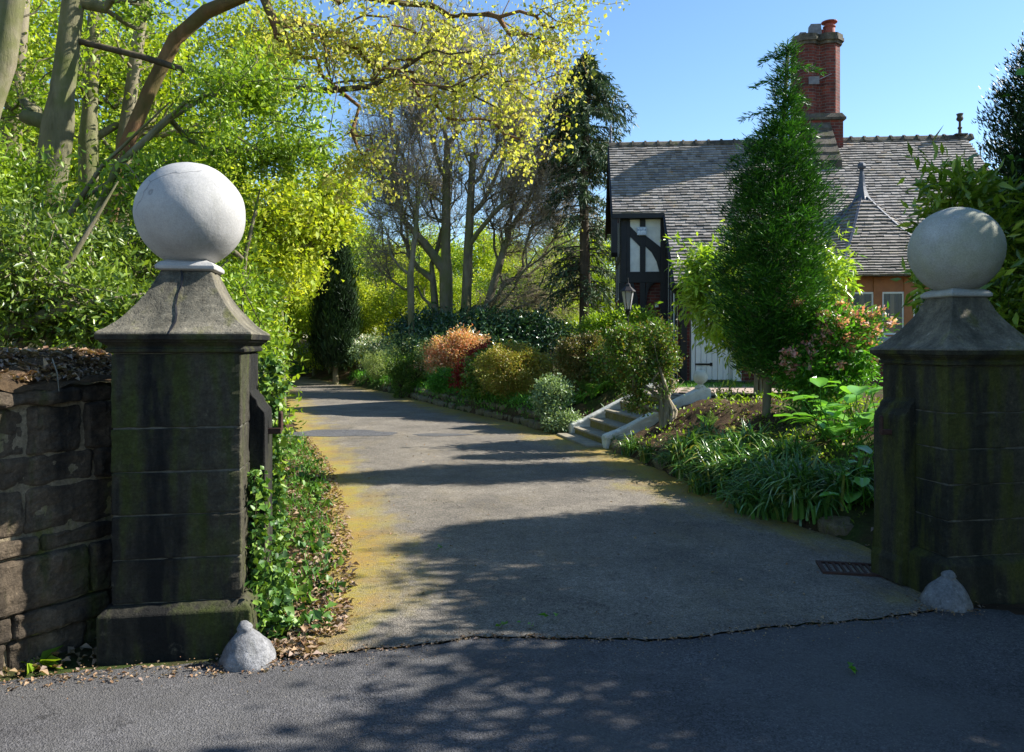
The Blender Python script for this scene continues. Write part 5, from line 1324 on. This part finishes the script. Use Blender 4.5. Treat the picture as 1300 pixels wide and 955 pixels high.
# bright hanging clump
def leaf_cloud(ells, n, holes=None): return ell_pts(ells, n, .25, holes)[0]
at = leaf_cloud([E(330, 120, 7.8, 80, 45, .8), E(390, 150, 7.8, 50, 38, .6), E(270, 160, 7.8, 65, 42, .6), E(350, 195, 8, 70, 35, .7), E(290, 100, 7.9, 45, 30, .6)], 560, (6.5, .2))
slimtree('holly_tree', 'bright green leafy holly branching above and right of the grey ball', [W(60, 440, 7.6), W(95, 330, 7.6), W(150, 210, 7.6), W(215, 150, 7.7), W(280, 110, 7.8)], at, .036, 'barkg', 'l_bright', .05, 20, .085, .42, up=.1)
# lime green tree at the bend
at = leaf_cloud([E(375, 265, 12, 65, 50, 1.2), E(345, 330, 12, 60, 55, 1.), E(375, 330, 12.5, 30, 40, .8), E(330, 400, 11.5, 35, 50, .8), E(420, 235, 12.5, 45, 28, .8), E(300, 260, 12, 55, 50, 1), E(400, 280, 12.5, 45, 24, .8)], 950, (2.2, .35))
slimtree('maple_tree', 'lime green small leaved maple reaching over the left edge of the drive', [gp(300, 12, -.1), W(310, 380, 12), W(330, 300, 12), W(350, 230, 12)], at, .09, 'barkg', 'l_lime', .07, 19, .14, .7, up=.8)
# row of leaning trunks at the upper left, each with its own crown above and behind
slimtree('sycamore_tree', 'thick smooth grey trunk leaning right, second from the left edge', [W(34, 460, 9), W(52, 330, 9), W(68, 200, 9), W(84, 80, 9), W(102, -80, 9)], leaf_cloud([E(140, -50, 9, 130, 50, 1.2), E(40, 130, 9.6, 60, 60, 1), E(190, 20, 9.6, 60, 40, .8)], 260, (2, .3)), .175, 'barkg', 'l_bright', .06, 9, .14, .6, wob=.1, taper=.4)
slimtree('oak_tree', 'thick trunk leaning out of the upper left corner', [W(-90, 440, 8), W(-70, 330, 8), W(-34, 190, 8), W(4, 80, 8), W(30, -90, 8)], leaf_cloud([E(0, -40, 8.5, 110, 40, 1), E(-60, 80, 9, 80, 80, 1)], 160), .17, 'bark', 'l_yellow', .055, 9, .15, .6, taper=.4)
slimtree('ash_tree', 'slender pale trunk at the very left edge', [W(8, 440, 10), W(8, 300, 10), W(14, 180, 10), W(26, 40, 10), W(34, -80, 10)], leaf_cloud([E(20, 120, 10.5, 70, 90, 1)], 150, (2, .3)), .13, 'bark', 'l_wood', .06, 9, .15, .6, taper=.4)
slimtree('ash_tree', 'upright grey trunk just right of the thick leaning one', [W(112, 440, 11), W(114, 300, 11), W(112, 180, 11), W(118, 60, 11), W(126, -80, 11)], leaf_cloud([E(120, 100, 11.5, 100, 90, 1.3)], 240, (2, .3)), .13, 'barkg', 'l_wood', .07, 11, .16, .6, taper=.4)
slimtree('ash_tree', 'forked pale trunk between the upright grey trunk and the red brown limb', [W(150, 440, 11.2), W(152, 300, 11.2), W(158, 180, 11.2), W(170, 90, 11.2), W(192, -60, 11.2)], leaf_cloud([E(200, 60, 11.6, 80, 70, 1.3), E(260, 170, 12, 80, 70, 1.3)], 260, (2, .3)), .12, 'bark', 'l_wood', .07, 11, .16, .6, taper=.4)
for (cx, cy, Yd, rx, ry, n, mt, lab) in ((30, 90, 13, 90, 110, 520, 'l_wood', 'leafy hazel filling the gap behind the trunks at the left edge'), (150, 100, 14, 100, 110, 620, 'l_bright', 'leafy hazel behind the upright grey trunk'),
        (280, 120, 15, 90, 100, 560, 'l_lime', 'fresh green hazel behind the red brown limb'), (220, 230, 12.5, 90, 70, 480, 'l_bright', 'low leafy hazel behind the grey ball'), (360, 60, 16, 80, 70, 380, 'l_lime', 'fresh green hazel under the yellow blossom')):
    at = leaf_cloud([E(cx, cy, Yd, rx, ry, 1.3)], n, (2.4, .1))
    slimtree('hazel_tree', lab, [gp(cx, Yd, -.1), W(cx-5, 380, Yd), W(cx, 300, Yd), W(cx+5, 220, Yd)], at, .07, 'barkg', mt, .07, 14, .14, .62, cat='tree', group='hazels behind the trunks')
# the overhanging maple with yellow blossom
cl = leaf_cloud([E(500, 120, 9.3, 120, 50, 1.3), E(640, 110, 9.4, 100, 75, 1.2), E(600, 30, 9.4, 140, 45, 1.3), E(430, 50, 9.2, 110, 45, 1.2), E(690, 60, 9.6, 65, 60, .9), E(450, 210, 9.4, 70, 55, 1), E(380, 60, 9., 60, 50, .9), E(640, 190, 9.6, 80, 40, .9), E(520, -60, 9.3, 200, 50, 1.4), E(730, 20, 9.6, 50, 35, .6)], 980, (2.4, -.6))
cl = np.concatenate([cl, np.array([W(772, 6, 9.5), W(790, 3, 9.5), W(752, 62, 9.5), W(738, 72, 9.5), W(715, 190, 9.4), W(725, 150, 9.5), W(722, 110, 9.5), W(745, 95, 9.5)])])
slimtree('overhanging_maple', 'maple with a red brown limb and yellow blossom hanging over the drive', [W(118, 460, 9.4), W(136, 300, 9.4), W(152, 205, 9.4), W(190, 115, 9.4), W(222, 50, 9.4), W(262, 15, 9.35), W(330, -14, 9.3), W(420, -50, 9.3)], cl, .082, 'barkr', 'l_yellow', .044, 11, .07, .8, rtip=.0034, k=.22, up=.2, droop=.6, wob=.12, expo=.36, taper=.5)
slimtree('sycamore_tree', 'dark branched limb reaching right across the drive under the yellow blossom', [W(98, 52, 9.02), W(180, 72, 9.02), W(262, 98, 9.), W(330, 110, 9.), W(420, 115, 9.), W(470, 110, 9.), W(500, 94, 9.), W(535, 72, 9.05)],
         leaf_cloud([E(600, 90, 9.1, 90, 50, .7), E(560, 40, 9.1, 60, 40, .6), E(650, 140, 9.2, 60, 30, .6), E(470, 60, 9, 80, 40, .6)], 170), .036, 'barkd', 'l_yellow', .044, 12, .075, .8, rtip=.0036, k=.3, up=.2, droop=.6, wob=.1)
# bare twiggy tree beyond the right verge of the lodge
at = leaf_cloud([E(1235, 195, 32, 26, 28, 1.)], 240)
slimtree('bare_tree', 'small bare twiggy tree showing beyond the right end of the lodge roof', [gp(1240, 32, -.1), W(1238, 300, 32), W(1237, 230, 32)], at, .12, 'barkb', None, k=.3)


# ------------------------------------------------------------------ light, sky, camera
sc = bpy.context.scene
el, azv = R(38), R(12)            # sun 39 deg up, to the right and a little beyond the gateway
sd = Vector((math.cos(el)*math.cos(azv), math.cos(el)*math.sin(azv), math.sin(el)))
sun = bpy.data.lights.new('sun', 'SUN'); sun.energy = 5.0; sun.angle = R(.5); sun.color = (1, .955, .88)
so = bpy.data.objects.new('sun', sun); C.objects.link(so); so.rotation_euler = sd.to_track_quat('Z', 'Y').to_euler(); so.location = (20, 5, 20)
w = bpy.data.worlds.new('World'); sc.world = w; w.use_nodes = True; nt = w.node_tree
bg = nt.nodes['Background']; sk = nt.nodes.new('ShaderNodeTexSky'); sk.sky_type = 'NISHITA'; sk.sun_disc = False
sk.sun_elevation = el; sk.sun_rotation = math.atan2(sd.x, sd.y); sk.air_density = 1.0; sk.dust_density = .2; sk.ozone_density = 2.5
hs = nt.nodes.new('ShaderNodeHueSaturation'); hs.inputs['Saturation'].default_value = 1.12; nt.links.new(sk.outputs[0], hs.inputs['Color']); nt.links.new(hs.outputs[0], bg.inputs[0]); bg.inputs[1].default_value = .10
cam = bpy.data.cameras.new('camera'); co = bpy.data.objects.new('camera', cam); C.objects.link(co)
co.location = (0, 0, 1.6); co.rotation_euler = (R(90), 0, 0); cam.sensor_width = 36; cam.lens = 36*FPX/1300
cam.shift_y = -(477.5-HY)/1300; cam.clip_start = .05; cam.clip_end = 2000; sc.camera = co
sc.view_settings.view_transform = 'Standard'; sc.view_settings.look = 'None'; sc.view_settings.exposure = 1.25; sc.view_settings.gamma = 1
sc.render.engine = 'CYCLES'; sc.cycles.use_denoising = True; sc.cycles.max_bounces = 8; sc.cycles.transparent_max_bounces = 4
sc.cycles.diffuse_bounces = 4; sc.cycles.transmission_bounces = 4
